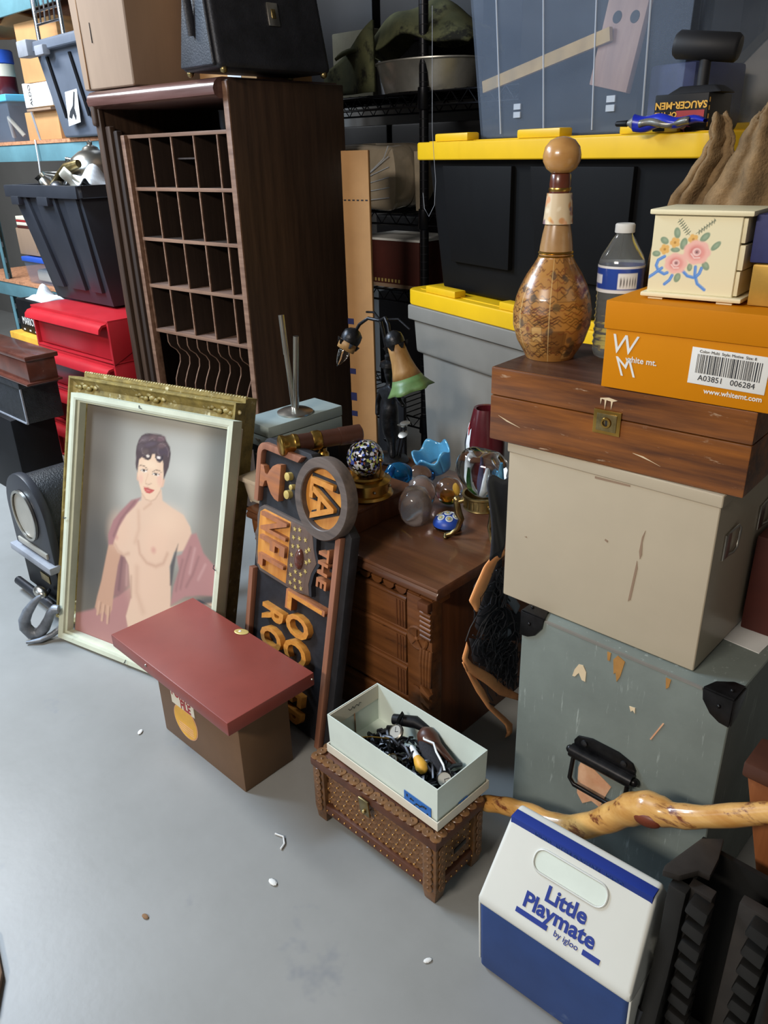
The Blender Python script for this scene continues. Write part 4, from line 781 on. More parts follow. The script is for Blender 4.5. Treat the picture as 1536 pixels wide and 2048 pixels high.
RM = Matrix.Translation((0, 0, .150)) @ Matrix.Rotation(R(66), 4, 'Z') @ Matrix.Rotation(R(90), 4, 'Y') @ Matrix.Translation((0, 0, -.105))
MB().lathe([(.020, 0), (.0245, .003), (.0245, .010), (.022, .014), (.022, .030), (.024, .034), (.0215, .044)], 28, M=RM).build('brass_end', 'brass', sy, smooth=40)
MB().lathe([(.0205, .044), (.0205, .150)], 28, M=RM).build('leather_barrel', 'leather_tube', sy, smooth=40)
MB().lathe([(.0215, .078), (.0232, .082), (.0232, .096), (.0215, .100)], 28, M=RM).build('brass_band', 'brass', sy, smooth=40)
MB().lathe([(.0218, .146), (.022, .152), (.022, .20), (.015, .204), (.001, .204)], 28, M=RM).build('dark_barrel', 'leather_tube', sy, smooth=40)
MB().lathe([(.0005, .0035), (.0195, .0035), (.0195, .005), (.0005, .005)], 24, M=RM).build('end_glass', 'near_black', sy)
tri = [(0.015*math.cos(R(a)), .015*math.sin(R(a))) for a in (180, 300, 60)]
for i in range(3):
    p, q = tri[i], tri[(i+1) % 3]; MB().tube([RM @ Vector((p[0], p[1], .002)), RM @ Vector((q[0], q[1], .002))], .0011, 6).build('triangle_mark', 'brass', sy)
MB().tube([(0, 0, .13), (0, 0, .10), (0, 0, .012)], [.010, .007, .006], 12).build('stand_post', 'brass', sy, smooth=60)
MB().lathe([(.012, .09), (.014, .095), (.014, .115), (.010, .12)], 16).build('stand_collar', 'brass', sy, smooth=40); MB().sphere((-.02, -.012, .105), .008, 10, 7).build('thumb_screw', 'brass', sy, smooth=60)
MB().lathe([(.03, 0), (.03, .004), (.008, .012)], 20).build('stand_foot', 'brass', sy, smooth=40)

# figurine lamp
lp = thing('figurine_lamp', 'dark bronze figurine lamp with two drooping flower shades', 'lamp', (-1.475, 1.563, TZ), 0)
MB().lathe([(.055, 0), (.058, .006), (.052, .014), (.03, .022), (.014, .026)], 20, M=Matrix.Diagonal((1, .8, 1, 1))).build('lamp_base', 'bronze', lp, smooth=50)
me = bpy.data.meshes.new('figurine'); sv = [((0, 0, .02), .012), ((.004, 0, .06), .014), ((-.004, 0, .10), .026), ((0, 0, .14), .029), ((.0, 0, .175), .019), ((0, -.002, .205), .024), ((0, 0, .225), .011), ((0, 0, .24), .009), ((.0, -.003, .256), .0155), ((0, 0, .272), .0125), ((.028, -.004, .210), .011), ((.05, -.012, .19), .009), ((.075, -.02, .182), .007), ((-.028, -.002, .208), .011), ((-.046, 0, .17), .009), ((-.04, -.01, .13), .008), ((.016, -.01, .05), .011), ((.024, -.02, .015), .011)]
ed = [(0, 1), (1, 2), (2, 3), (3, 4), (4, 5), (5, 6), (6, 7), (7, 8), (8, 9), (5, 10), (10, 11), (11, 12), (5, 13), (13, 14), (14, 15), (2, 16), (16, 17)]
me.from_pydata([p for p, r_ in sv], ed, []); fo = bpy.data.objects.new('figurine', me); COL.objects.link(fo); fo.parent = lp; me.materials.append(MATS['bronze'])
sk = fo.modifiers.new('skin', 'SKIN'); sk.use_smooth_shade = True
for i, (p, r_) in enumerate(sv): me.skin_vertices[0].data[i].radius = (r_, r_*.85)
me.skin_vertices[0].data[3].use_root = True; fo.modifiers.new('sub', 'SUBSURF').levels = 1
MB().lathe([(.014, .262), (.017, .275), (.026, .28), (.024, .292), (.010, .298), (.012, .31), (.006, .315)], 14).build('flower_crown', 'bronze', lp, smooth=50)
MB().tube([(-.004, .012, .01), (-.012, .02, .15), (-.014, .016, .29), (-.020, .0, .38), (-.030, 0, .405)], .005, 8).build('lamp_stem', 'bronze', lp, smooth=60)
MB().tube([(-.03, 0, .402), (-.07, -.005, .405), (-.10, -.01, .385), (-.118, -.012, .36)], .0048, 8).build('shade_arm', 'bronze', lp, smooth=60)
MB().tube([(-.03, 0, .402), (.0, -.01, .415), (.02, -.02, .40), (.028, -.024, .375)], .0048, 8).build('shade_arm', 'bronze', lp, smooth=60)
MB().tube([(-.03, 0, .405), (-.06, .01, .42), (-.10, .02, .415)], .003, 6).build('leaf_tendril', 'bronze', lp, smooth=60); MB().tube([(-.03, 0, .405), (.03, .01, .412), (.07, .01, .39)], .003, 6).build('leaf_tendril', 'bronze', lp, smooth=60)
def flower(prof_a, prof_b, M, mA, mB, cup):
    def wav(n_, prof, amp):
        m = MB(); k = len(prof); n = 28
        for i, (r_, z) in enumerate(prof):
            w = amp*max(0, (i-k+3))/2
            for j in range(n):
                th = 2*math.pi*j/n; rr = r_*(1+w*math.cos(6*th)); m.v.append(tuple(M @ Vector((rr*math.cos(th), rr*math.sin(th), z+w*.2*r_*math.cos(6*th)))))
        m.f = [(i*n+j, i*n+(j+1) % n, (i+1)*n+(j+1) % n, (i+1)*n+j) for i in range(k-1) for j in range(n)]
        return m
    wav(0, prof_a, 0).build('glass_shade', mA, lp, smooth=60, solid=.002)
    if prof_b: wav(0, prof_b, .10).build('shade_rim', mB, lp, smooth=60, solid=.002)
    MB().lathe(cup, 18, M=M).build('petal_cup', 'bronze', lp, smooth=50)
    for j in range(6):
        th = j*1.047; r_ = cup[-1][0]; q = M @ Vector((r_*math.cos(th), r_*math.sin(th), cup[-1][1])); q2 = M @ Vector((r_*1.02*math.cos(th), r_*1.02*math.sin(th), cup[-1][1]+.014)); MB().tube([q, q2], [.010, .003], 6, flat=.3).build('petal_tip', 'bronze', lp, smooth=60)
M1 = Matrix.Translation((.030, -.020, .385)) @ Vector((.33, .10, -.95)).to_track_quat('Z', 'Y').to_matrix().to_4x4()
flower([(.022, .03), (.024, .06), (.027, .085), (.033, .11), (.040, .130)], [(.040, .130), (.047, .145), (.055, .158), (.062, .168)], M1, 'shade_amber', 'shade_green', [(.006, 0), (.014, .004), (.024, .012), (.027, .024), (.027, .036)])
M2 = Matrix.Translation((-.112, -.012, .372)) @ Vector((-.28, -.42, -.86)).to_track_quat('Z', 'Y').to_matrix().to_4x4()
flower([(.024, .03), (.026, .05), (.025, .066)], None, M2, 'shade_amber', None, [(.006, 0), (.016, .004), (.027, .014), (.029, .03), (.027, .042)])
MB().lathe([(.014, .06), (.017, .075), (.014, .092), (.006, .11), (.001, .118)], 14, M=M2).build('flame_bulb', 'clear_glass', lp, smooth=60)
for i, (dx, dz) in enumerate(((.055, .115), (.068, .125), (.062, .092))): MB().lathe([(.002, 0), (.012, .004), (.015, .007), (.012, .008)], 12).build('lily_leaf', 'aluminium', lp, loc=(dx, -.01, dz), smooth=40, rot=(R(20*i-10), 0, 0)); MB().tube([(dx-.03, 0, .02), (dx-.01, -.005, dz-.03), (dx, -.01, dz)], .0022, 6).build('leaf_stalk', 'bronze', lp, smooth=60)

# glassware
g = thing('glass_bird', 'turquoise and clear glass bird behind the speckled globe', 'glass bird', (-1.318, 1.475, TZ), 20)
MB().sphere((-.025, -.02, .032), .03, 20, 12, (1.3, .9, 1.0)).build('glass_body', 'blue_glass', g, smooth=80)
MB().sphere((.03, -.005, .03), .028, 18, 12, (1.5, .9, .9)).build('clear_wing', 'clear_glass', g, smooth=80)
MB().tube([(-.04, -.03, .05), (-.05, -.05, .03), (-.05, -.06, .008)], [.014, .012, .004], 12).build('glass_beak', 'blue_glass', g, smooth=60)
o = MB().grid(lambda a, b: ((.034+.016*b)*math.cos(6.283*a)*1.25, (.034+.016*b)*math.sin(6.283*a), .01+.055*b+.010*b*math.sin(6.283*a*5)), 40, 8).build('fluted_bowl', 'sky_glass', loc=(-1.290, 1.562, TZ+.016), rot=(R(24), 0, R(-30)), smooth=180, solid=.005); tag(o, 'pale sky blue wavy glass bowl in front of the putty bin', 'bowl')
o = MB().lathe([(.001, .002), (.024, 0), (.036, .016), (.0412, .042), (.038, .066), (.026, .088), (.010, .092), (.001, .086)], 28).build('glass_apple', 'milky_glass', loc=(-1.142, 1.292, TZ), smooth=80); tag(o, 'large clear glass apple paperweight at the front of the dresser top', 'paperweight')
o = MB().lathe([(.001, 0), (.022, 0), (.034, .02), (.037, .045), (.030, .068), (.012, .082), (.001, .084)], 28).build('glass_dome', 'milky_glass', loc=(-1.192, 1.372, TZ), smooth=80); tag(o, 'smoky clear glass dome paperweight behind the glass apple', 'paperweight')
pw = thing('fruit_paperweight', 'round glass paperweight with orange fruit over green base', 'paperweight', (-1.145, 1.425, TZ), 0)
MB().sphere((0, 0, .040), .036, 24, 16).build('clear_dome', 'clear_glass', pw, smooth=80); MB().sphere((.004, -.012, .034), .015, 16, 10).build('orange_fruit', 'amber_glass', pw, smooth=80); MB().sphere((.016, .004, .046), .010, 12, 8, (1, .6, 1.5)).build('orange_petal', 'yellow_print', pw, smooth=80); MB().sphere((0, 0, .016), .022, 16, 8, (1, 1, .4)).build('green_bed', 'green_glass', pw, smooth=80)
mf = thing('millefiori_paperweight', 'cobalt millefiori paperweight with ringed florets in front of the claw stand', 'paperweight', (-1.062, 1.318, TZ), 0)
MB().lathe([(.001, 0), (.028, 0), (.034, .006), (.036, .013)], 28).build('clear_base', 'clear_glass', mf, smooth=80)
MB().lathe([(.036, .013), (.035, .019), (.031, .027), (.022, .034), (.010, .038), (.0005, .039)], 28).build('cobalt_dome', 'label_blue', mf, smooth=80)
fl = [(0, 0)]+[(.020*math.cos(i*1.047+.3), .020*math.sin(i*1.047+.3)) for i in range(6)]
for i, (x, y) in enumerate(fl):
    r2 = x*x+y*y; z = .0392-r2*13.5; t_ = math.atan2(math.hypot(x, y)*27, 1); ax_ = math.atan2(y, x)
    q = MB().lathe([(.0088, 0), (.0088, .0012), (.0005, .0014)], 14).build('floret', 'white_paper', mf, loc=(x, y, z), rot=(0, t_, ax_)); MB().lathe([(.0068, .0014), (.0068, .002), (.0005, .0021)], 12).build('floret_ring', 'greygreen_box', q); MB().lathe([(.0035, .002), (.0030, .003), (.0005, .0034)], 10).build('floret_heart', 'gold_star', q)
cs = thing('claw_stand_crystal', 'heart-shaped clear crystal held in a brass claw-footed stand', 'crystal', (-.968, 1.322, TZ), 0)
cs.scale = (1.12, 1.12, 1.12)
MB().lathe([(.034, .072), (.037, .075), (.035, .080), (.036, .098), (.040, .101), (.040, .105), (.035, .105), (.033, .08), (.001, .078)], 28).build('stand_bowl', 'old_brass', cs, smooth=40)
for i in range(22): bx(.0352, .0368, -.0015, .0015, .080, .098).build('bowl_flute', 'old_brass', cs, rot=(0, 0, i*.2856))
for a in (215, 335, 95):
    c_, s_ = math.cos(R(a)), math.sin(R(a)); Lg = MB().tube([(.034*c_, .034*s_, .088), (.050*c_, .050*s_, .084), (.047*c_, .047*s_, .060), (.040*c_, .040*s_, .045), (.048*c_, .048*s_, .022), (.060*c_, .060*s_, .010), (.070*c_, .070*s_, .007)], [.006, .008, .0085, .0065, .005, .0055, .006], 10).build('claw_leg', 'old_brass', cs, smooth=60)
    for q in (-.25, 0, .25): MB().sphere(((.073)*math.cos(R(a)+q*.35), .073*math.sin(R(a)+q*.35), .004), .0038, 8, 5, (1.2, 1, 1)).build('toe', 'old_brass', Lg, smooth=60)
    MB().sphere((.050*c_, .050*s_, .088), .008, 10, 7).build('scroll_knob', 'old_brass', Lg, smooth=60)
def heart(a, b):
    th = 2*math.pi*a; t_ = math.pi*b; rr = math.sin(t_); z = -math.cos(t_)
    w_ = .056*rr*(1.0 if z > 0 else 1-.35*(-z)**1.2); dip = .016*max(0, z)**3*(1-abs(math.sin(th))*.0)*(1 if rr < .5 else .4)
    return (w_*math.cos(th)*1.08, w_*math.sin(th)*.75, .150+.055*z-dip*math.exp(-(rr*math.cos(th)/.35)**2))
MB().grid(heart, 32, 18).build('crystal_heart', 'clear_glass', cs, smooth=180)
for i, (x, z, m_) in enumerate(((-.014, .135, 'green_glass'), (.012, .14, 'tissue'), (.002, .150, 'purple_lid'), (-.024, .155, 'tissue'), (.028, .152, 'sky_glass'))): MB().tube([(x*.3, .004*(i-2), .108), (x, .006*(i-2), z-.015), (x*1.3, .003*(i-2), z+.022)], [.004, .006, .0025], 8).build('inner_ribbon', m_, cs, smooth=60)
vz = thing('painted_vase', 'maroon vase with painted white bird behind the crystal heart', 'vase', (-1.165, 1.60, TZ), 0)
MB().lathe([(.032, 0), (.040, .03), (.052, .08), (.052, .12), (.042, .17), (.034, .205), (.032, .212), (.026, .21), (.026, .19)], 28).build('vase_body', 'maroon_vase', vz, smooth=60)
def onv(a, z, e=.0012):
    pz = [(.0, .032), (.03, .040), (.08, .052), (.12, .052), (.17, .042), (.205, .034)]; r_ = np.interp(z, [p[0] for p in pz], [p[1] for p in pz])+e; return (r_*math.cos(R(a)), r_*math.sin(R(a)), z)
for nm, m_, a0, a1, z0, z1 in (('painted_wing', 'tissue', 205, 262, .06, .165), ('painted_breast', 'mint_card', 225, 270, .05, .11), ('red_crest', 'red_print', 228, 246, .15, .172), ('dark_feather', 'ink', 218, 236, .10, .15), ('dark_feather', 'ink', 212, 222, .06, .10)):
    MB().grid(lambda a, b: onv(a0+(a1-a0)*(a*(1-.4*b)+.2*b), z0+(z1-z0)*b+.008*math.sin(6*a), .0012 if nm != 'red_crest' and nm != 'dark_feather' else .002), 10, 8).build(nm, m_, vz, smooth=180)

# ------------------------------------------------------------------ trunk, steel file box and what stands on them
tk = thing('footlocker', 'worn grey-green painted trunk with black handle and corner irons', 'trunk', (-.4827, 1.0604, 0), -.5)
bx(-.2205, .2205, 0, .40, -.1772, .413).build('trunk_body', 'trunk_green', tk, .005, 3)
def bracket(M):
    m = MB(); P = [(0, 0), (.055, 0), (.052, -.022), (.036, -.045), (.018, -.056), (0, -.058)]
    m.prism(P[::-1], -.003, 0); m.prism([(0, 0), (0, .05), (.02, .05), (.045, .03), (.055, 0)][::-1], 0, .003, 'xy'); m.prism([(0, 0), (.05, 0), (.045, -.03), (.02, -.052), (0, -.056)], -.003, .0, 'yz')
    return m.xf(M)
for sx in (-1, 1):
    M = Matrix.Translation((sx*.2215, -.001, .4145)) @ Matrix.Diagonal((1 if sx < 0 else -1, 1, 1, 1))
    o = bracket(M).build('corner_iron', 'black_iron', tk, .0015)
    for q in ((.022, -.022), (.012, .02)): MB().sphere((sx*(.2215-q[0]), -.004 if q[1] < 0 else .02, .4145+(q[1] if q[1] < 0 else .003)), .004, 8, 5).build('rivet', 'black_iron', o, smooth=60)
hd = thing; 
hp = MB().prism([(-.068, -.012), (.068, -.012), (.07, .01), (.062, .024), (.03, .034), (-.03, .034), (-.062, .024), (-.07, .01)], -.006, 0).build('handle_plate', 'black_iron', tk, .003, loc=(-.002, 0, .150), rot=(0, 0, 0))
MB().tube([(-.07, -.012, -.012), (.07, -.012, -.012)], .015, 12).build('handle_barrel', 'black_iron', hp, smooth=50)
MB().tube([(-.062, -.014, -.012), (-.062, -.024, -.075), (-.05, -.026, -.086), (.05, -.026, -.086), (.062, -.024, -.075), (.062, -.014, -.012)], .005, 8).build('handle_bail', 'black_iron', hp, smooth=60)
for x in (-.045, .045): MB().lathe([(.007, 0), (.007, .003), (.003, .004)], 12, M=Matrix.Rotation(R(90), 4, 'X')).build('screw_head', 'dark_steel', hp, loc=(x, -.006, .016), smooth=40)
for x in (-.073, .073): MB().sphere((x, -.012, -.012), .009, 10, 6).build('barrel_end', 'black_iron', hp, smooth=60)
for nm, m_, P in (('paint_chip', 'trunk_chip', [(-.092, .312), (-.086, .313), (-.078, .326), (-.070, .312), (-.062, .312), (-.062, .335), (-.070, .348), (-.080, .346), (-.088, .330)]), ('paint_chip', 'trunk_chip', [(.036, .303), (.040, .292), (.044, .297), (.049, .292), (.048, .305)]), ('rust_run', 'trunk_rust', [(-.008, .392), (-.004, .36), (.0, .365), (.004, .345), (.010, .36), (.016, .398), (.0, .405)]), ('rust_run', 'trunk_rust', [(.098, .402), (.101, .378), (.106, .384), (.108, .402)]), ('rust_run', 'trunk_rust', [(-.022, .404), (-.020, .385), (-.015, .385), (-.014, .404)]), ('red_scuff', 'old_sticker', [(.085, .25), (.088, .25), (.108, .30), (.105, .30)]), ('paper_remnant', 'old_sticker', [(-.058, .09), (-.055, .02), (-.04, -.0), (-.02, .02), (.0, .015), (.012, .06), (.02, .085), (-.02, .105), (-.05, .12)])):
    MB().prism([(x, z) for x, z in P], -.0012, 0).build(nm, m_, tk)
MB().prism([(-.165, .4085), (.165, .4085), (.165, .413), (-.165, .413)], -.0012, .004).build('worn_edge', 'tote_putty', tk)
MB().prism([(.05, .18), (.20, .17), (.205, .27), (.06, .28)], .413, .4145, 'xy').build('paper_label', 'white_paper', tk)
tk.scale = (.88, .88, .88)
for c_ in tk.children: c_.location.z += .1773
fc = thing('steel_file_box', 'large cream enamelled steel file box standing on the trunk', 'box', (-.5522, 1.0868, .5212), 0)
fc.scale = (.88, .88, .88)
bx(-.2125, .2125, 0, .285, 0, .332).build('box_body', 'cream_steel', fc, .004, 3); bx(-.2155, .2155, -.003, .288, .330, .353).build('box_lid', 'cream_steel', fc, .004, 3)
for P in ([(.085, .19), (.088, .20), (.086, .225), (.089, .25), (.084, .235), (.082, .205)], [(.072, .095), (.077, .10), (.083, .17), (.080, .185), (.076, .14)], [(.012, .205), (.018, .202), (.019, .206), (.013, .208)], [(-.165, .155), (-.160, .154), (-.160, .157)], [(-.02, .323), (.05, .325), (.05, .328), (-.02, .327)]): MB().prism(P, -.0008, 0).build('scuff_mark', 'cardboard', fc)
for y in (.042, .205):
    q = MB().tube([(.2135, y+.012, .262), (.2175, y+.05, .268), (.2175, y+.062, .258), (.2175, y+.058, .222), (.2165, y+.045, .215), (.2135, y+.012, .218)], .0026, 8).build('latch_bail', 'steel', fc, smooth=60); bx(.2125, .2165, y, y+.026, .214, .264).build('latch_plate', 'steel', q, .001)
wb = thing('brown_wooden_box', 'scuffed brown wooden box with brass lock on the cream file box', 'box', (-.7726, 1.0727, .8328), 2.5)
wb.scale = (.88, .88, .88)
bx(0, .493, 0, .275, 0, .090).build('box_base', 'box_brown', wb, .003); bx(0, .493, 0, .275, .0915, .146).build('box_lid', 'box_brown', wb, .003); bx(.004, .489, .004, .271, .1455, .147).build('lid_top', 'box_brown_top', wb)
es = bx(-.026, .026, -.003, 0, -.022, .022).build('lock_plate', 'brass', wb, .001, loc=(.247, 0, .082)); bx(-.019, .019, -.0045, -.003, -.016, .016).build('inner_plate', 'old_brass', es, .001)
MB().lathe([(.008, 0), (.010, .001), (.009, .003), (.006, .003)], 20, M=Matrix.Rotation(R(90), 4, 'X'), ring=True).build('keyhole_ring', 'brass', es, loc=(0, -.0045, 0), smooth=40); bx(-.0015, .0015, -.0055, -.004, -.005, .004).build('keyhole', 'ink', es)
for P in ([(.230, .124), (.2315, .113), (.2330, .123), (.2385, .122), (.240, .104), (.2420, .122), (.2505, .121), (.252, .106), (.2540, .121), (.262, .124), (.246, .127)], [(.02, .052), (.045, .044), (.070, .036), (.040, .043)], [(.30, .036), (.335, .028), (.352, .023), (.32, .034)]): MB().prism(P[::-1], -.0012, 0).build('dried_drip', 'trunk_chip', wb)
ob = thing('orange_shoe_box', 'orange shoe box with white lettering and barcode label', 'box', (-.5694, 1.0692, .9632), 3.6)
ob.scale = (.88, .88, .88)
bx(.003, .330, .003, .19, 0, .10).build('box_body', 'orange_card', ob, .002); bx(0, .333, 0, .193, .1, .147).build('box_lid', 'orange_card_lid', ob, .0025)
OR = (R(90), 0, 0)
text('W', .046, 'white_paper', ob, (.036, .0025, .075), OR, shear=.15, sx=.95); text('M', .046, 'white_paper', ob, (.050, .0025, .038), OR, shear=-.45, sx=.85); text('white mt.', .014, 'white_paper', ob, (.070, .0025, .053), OR, bold=.0002)
lab = bx(0, .118, -.0008, 0, 0, .058).build('barcode_label', 'white_paper', ob, .0003, loc=(.150, .0026, .030), rot=(0, R(1.0), 0))
rb = random.Random(4); x = .010; mB = MB()
while x < .108:
    w_ = rb.choice((.0007, .0012, .002)); mB.box(x, x+w_, -.0012, -.0008, .018, .048); x += w_+rb.choice((.0008, .0013, .002))
o = mB.build('barcode', 'ink', lab); o['kind'] = 'stuff'
text('A03851   006284', .0125, 'ink', lab, (.059, -.001, .0105), OR); text('Color: Multi  Style: Motive  Size: 8', .0062, 'ink', lab, (.055, -.001, .0525), OR); text('www.whitemt.com', .0115, 'white_paper', ob, (.222, .0025, .020), OR, bold=.0002)
cb = thing('painted_mini_chest', 'small cream painted chest with roses and blue ribbon, on the orange box', 'chest', (-.5342, 1.1106, 1.0928), 5.5)
cb.scale = (.88, .88, .88)
bx(.004, .140, .006, .10, .010, .132).build('chest_body', 'cream_paint', cb, .0015); bx(-.002, .156, -.002, .112, .131, .139).build('chest_top', 'cream_paint', cb, .0025); bx(-.004, .156, -.002, .112, .004, .011).build('chest_base', 'cream_paint', cb, .0025)
for x in (.008, .118): bx(x, x+.024, .004, .02, 0, .005).build('chest_foot', 'cream_paint', cb)
for k, z in enumerate((.013, .052, .092)): bx(.140, .1465+.002*(k % 2), .008, .098, z, z+.037).build('chest_drawer', 'cream_paint', cb, .0015)
F = Paint(.134, .118, 150, 132, '#e2d8b3'); uu, vv = F.u, F.v
fx = lambda X, Y: ((X-225)/8.25e3+.0, (1180-Y)/8.25e3+.002)
def fE(X, Y, rx, ry, a=0): p = fx(X, Y); return sd_ell(uu, vv, p[0], p[1], rx/8.25e3, ry/8.25e3, a)
def fP(L): return sd_poly(uu, vv, [fx(*p) for p in L])
def fL(L, w): return sd_line(uu, vv, [fx(*p) for p in L], w/8.25e3)
for L in ([(410, 740), (330, 790), (310, 860), (350, 930)], [(350, 930), (430, 965), (470, 945)], [(390, 890), (280, 980), (180, 1050)], [(540, 975), (510, 1040), (450, 1095)], [(670, 910), (740, 970), (820, 985)], [(830, 850), (835, 950), (880, 1060), (980, 1130)], [(910, 860), (890, 930), (850, 975)]): F.put(fL(L, 20), '#4f86cf', .0016).put(fL([(a+5, b-8) for a, b in L], 4), '#8fb4e4', .0012, .6)
for (X, Y, rx, ry, a) in ((540, 440, 42, 70, .2), (385, 540, 60, 42, -.5), (295, 710, 55, 38, 0), (640, 570, 45, 75, -.2), (540, 650, 62, 32, 0), (900, 480, 75, 42, .8), (1050, 580, 75, 36, .8), (955, 830, 62, 42, -.9), (755, 860, 34, 50, 0), (610, 1000, 42, 62, -.3)): F.put(fE(X, Y, rx, ry, a), '#7f9478', .0014).put(fE(X+6, Y-6, rx*.5, ry*.5, a), '#9db094', .003, .6)
for a0, a1, d in (((700, 460), (540, 270), 1), ((780, 440), (1000, 265), -1)):
    F.put(fL([a0, a1], 3), '#4a5a46', .0008)
    for k in range(7):
        t_ = .12+.13*k; X, Y = a0[0]+(a1[0]-a0[0])*t_, a0[1]+(a1[1]-a0[1])*t_
        F.put(fE(X+16, Y+14*0-14, 20, 6, .9*d), '#4a5a46', .0008).put(fE(X-12*d, Y+12, 20, 6, -.5*d+1.2), '#4a5a46', .0008)
for X, Y in ((400, 650), (525, 560), (755, 510)):
    for k in range(5): F.put(fE(X+38*math.cos(k*1.257+.5), Y+38*math.sin(k*1.257+.5), 30, 30), '#e0b060', .002)
    F.put(fE(X, Y, 16, 16), '#b07f2c', .002)
for X, Y, s_ in ((570, 820, 1.0), (820, 670, 1.15)):
    for k in range(7): F.put(fE(X+85*s_*math.cos(k*.9), Y+75*s_*math.sin(k*.9), 70*s_, 60*s_), '#eab5a8', .004)
    F.put(fE(X, Y, 95*s_, 85*s_), '#df938a', .006, .9).put(fE(X-10, Y, 62*s_, 58*s_), '#c96f6a', .004, .8).put(fE(X, Y-5, 48*s_, 44*s_), '#efc9c2', .003).put(fE(X+4, Y-6, 28*s_, 26*s_), '#b98583', .002).put(fE(X+2, Y-4, 10*s_, 9*s_), '#5c4648', .001)
    F.put(fL([(X-60*s_, Y+20), (X-20*s_, Y+60*s_), (X+40*s_, Y+55*s_)], 6), '#f4dcd5', .002)
F.build('painted_flowers', 'print', cb, lambda a, b: (.005+a, .0052, .012+b))
gb = onshelf('gold_carton', 'gold foil carton beside the painted chest at the right edge', 'box', (.14, .105, .0545), (-.3238, 1.1396, 1.0932), 'gold_box', 4, .003)
nb = onshelf('navy_carton', 'navy blue carton stacked on the gold carton', 'box', (.14, .105, .0615), (-.3309, 1.144, 1.1486), 'navy_box', 4, .003)

# decoupage decanter
dcn = thing('decoupage_decanter', 'round-bellied decanter covered in old map prints with wooden ball stopper', 'bottle', (-.7322, 1.188, .9626), 0)
dcn.scale = (.88, .88, .88)
prf = [(.0, .046), (.012, .053), (.035, .066), (.064, .0745), (.093, .0755), (.12, .070), (.14, .0625), (.16, .052), (.178, .040), (.19, .033), (.194, .0318)]
PZ = [p[0] for p in prf]; PR = [p[1] for p in prf]
D = Paint(6.2832, .194, 360, 130, '#a9783c'); ua, va = D.u, D.v; rgd = random.Random(11)
for k in range(46):
    a, b = rgd.uniform(0, 6.28), rgd.uniform(.01, .185); w_, h_ = rgd.uniform(.12, .34), rgd.uniform(.010, .024)
    F_ = np.maximum(np.abs(((ua-a+3.1416) % 6.2832)-3.1416)*.07-w_*.07, np.abs(va-b)-h_); D.put(F_, rgd.choice(('#b98a4a', '#8f6230', '#a0733a', '#c9a062', '#7d5428')), .002, .9)
    D.put(np.abs(F_)-.0006, '#5a3a1c', .0014, .6)
for k in range(420):
    a, b = rgd.uniform(0, 6.28), rgd.uniform(.008, .188); w_ = rgd.uniform(.006, .026)
    dx = (((ua-a+3.1416) % 6.2832)-3.1416)*.07
    D.put(np.maximum(np.abs(dx)-w_, np.abs(va-b-.003*np.sin(dx*300+k))-.0009), rgd.choice(('#4a2a14', '#5f3418', '#3a2416', '#7a3a20')), .0014, .9)
for k in range(75):
    a, b = rgd.uniform(0, 6.28), rgd.uniform(.012, .17); dx = (((ua-a+3.1416) % 6.2832)-3.1416)*.07
    D.put(sd_ell(dx, va, 0, b, rgd.uniform(.004, .010), rgd.uniform(.003, .009), k), rgd.choice(('#4f4238', '#6b2a1c', '#3d3a34', '#7d5426', '#54492f')), .004, .75)
for a in (.4, 1.9, 3.3, 4.35, 5.2): D.put(np.abs((((ua-a+3.1416) % 6.2832)-3.1416)*.07)-.0006, '#e0c48a', .0015, .8)
D.build('decanter_belly', 'print_gloss', dcn, lambda a, b: (np.interp(b, PZ, PR)*math.cos(a), np.interp(b, PZ, PR)*math.sin(a), b))
MB().lathe([(.001, .0), (.046, 0), (.046, .001), (.001, .001)], 32).build('decanter_foot', 'marble_brown', dcn)
for z in (.1925, .199): MB().lathe([(.031, z-.003), (.0335, z), (.031, z+.003)], 32).build('gilt_ring', 'brass', dcn, smooth=60)
MB().lathe([(.0315, .194), (.0305, .21), (.027, .232), (.0225, .252), (.0212, .258)], 32).build('marbled_neck', 'marble_brown', dcn, smooth=60)
Nk = Paint(6.2832, .053, 120, 36, '#d6c2a0')
for k in range(46):
    a, b = rgd.uniform(0, 6.28), rgd.uniform(0, .053); dx = (((Nk.u-a+3.1416) % 6.2832)-3.1416)*.025; Nk.put(sd_ell(dx, Nk.v, 0, b, rgd.uniform(.003, .008), rgd.uniform(.002, .007), k), rgd.choice(('#c98a52', '#e6d8bc', '#a05a48', '#8a8458', '#e0b060', '#6b4a6a', '#d99c70')), .003, .85)
Nk.build('neck_print', 'print_gloss', dcn, lambda a, b: ((.0275-.085*b)*math.cos(a), (.0275-.085*b)*math.sin(a), .250+b))
MB().lathe([(.0195, .302), (.0198, .308), (.0190, .311), (.0196, .318), (.0180, .334), (.0165, .336), (.012, .337), (.012, .34)], 28).build('neck_collar', 'dark_bottle_band', dcn, smooth=50)
MB().lathe([(.0198, .306), (.0208, .309), (.0198, .312)], 28).build('gilt_ring', 'brass', dcn, smooth=60)
MB().lathe([(.001, .336), (.018, .337), (.027, .344), (.0335, .356), (.0345, .366), (.031, .380), (.022, .391), (.010, .396), (.001, .397)], 28).build('ball_stopper', 'pale_wood', dcn, smooth=80)

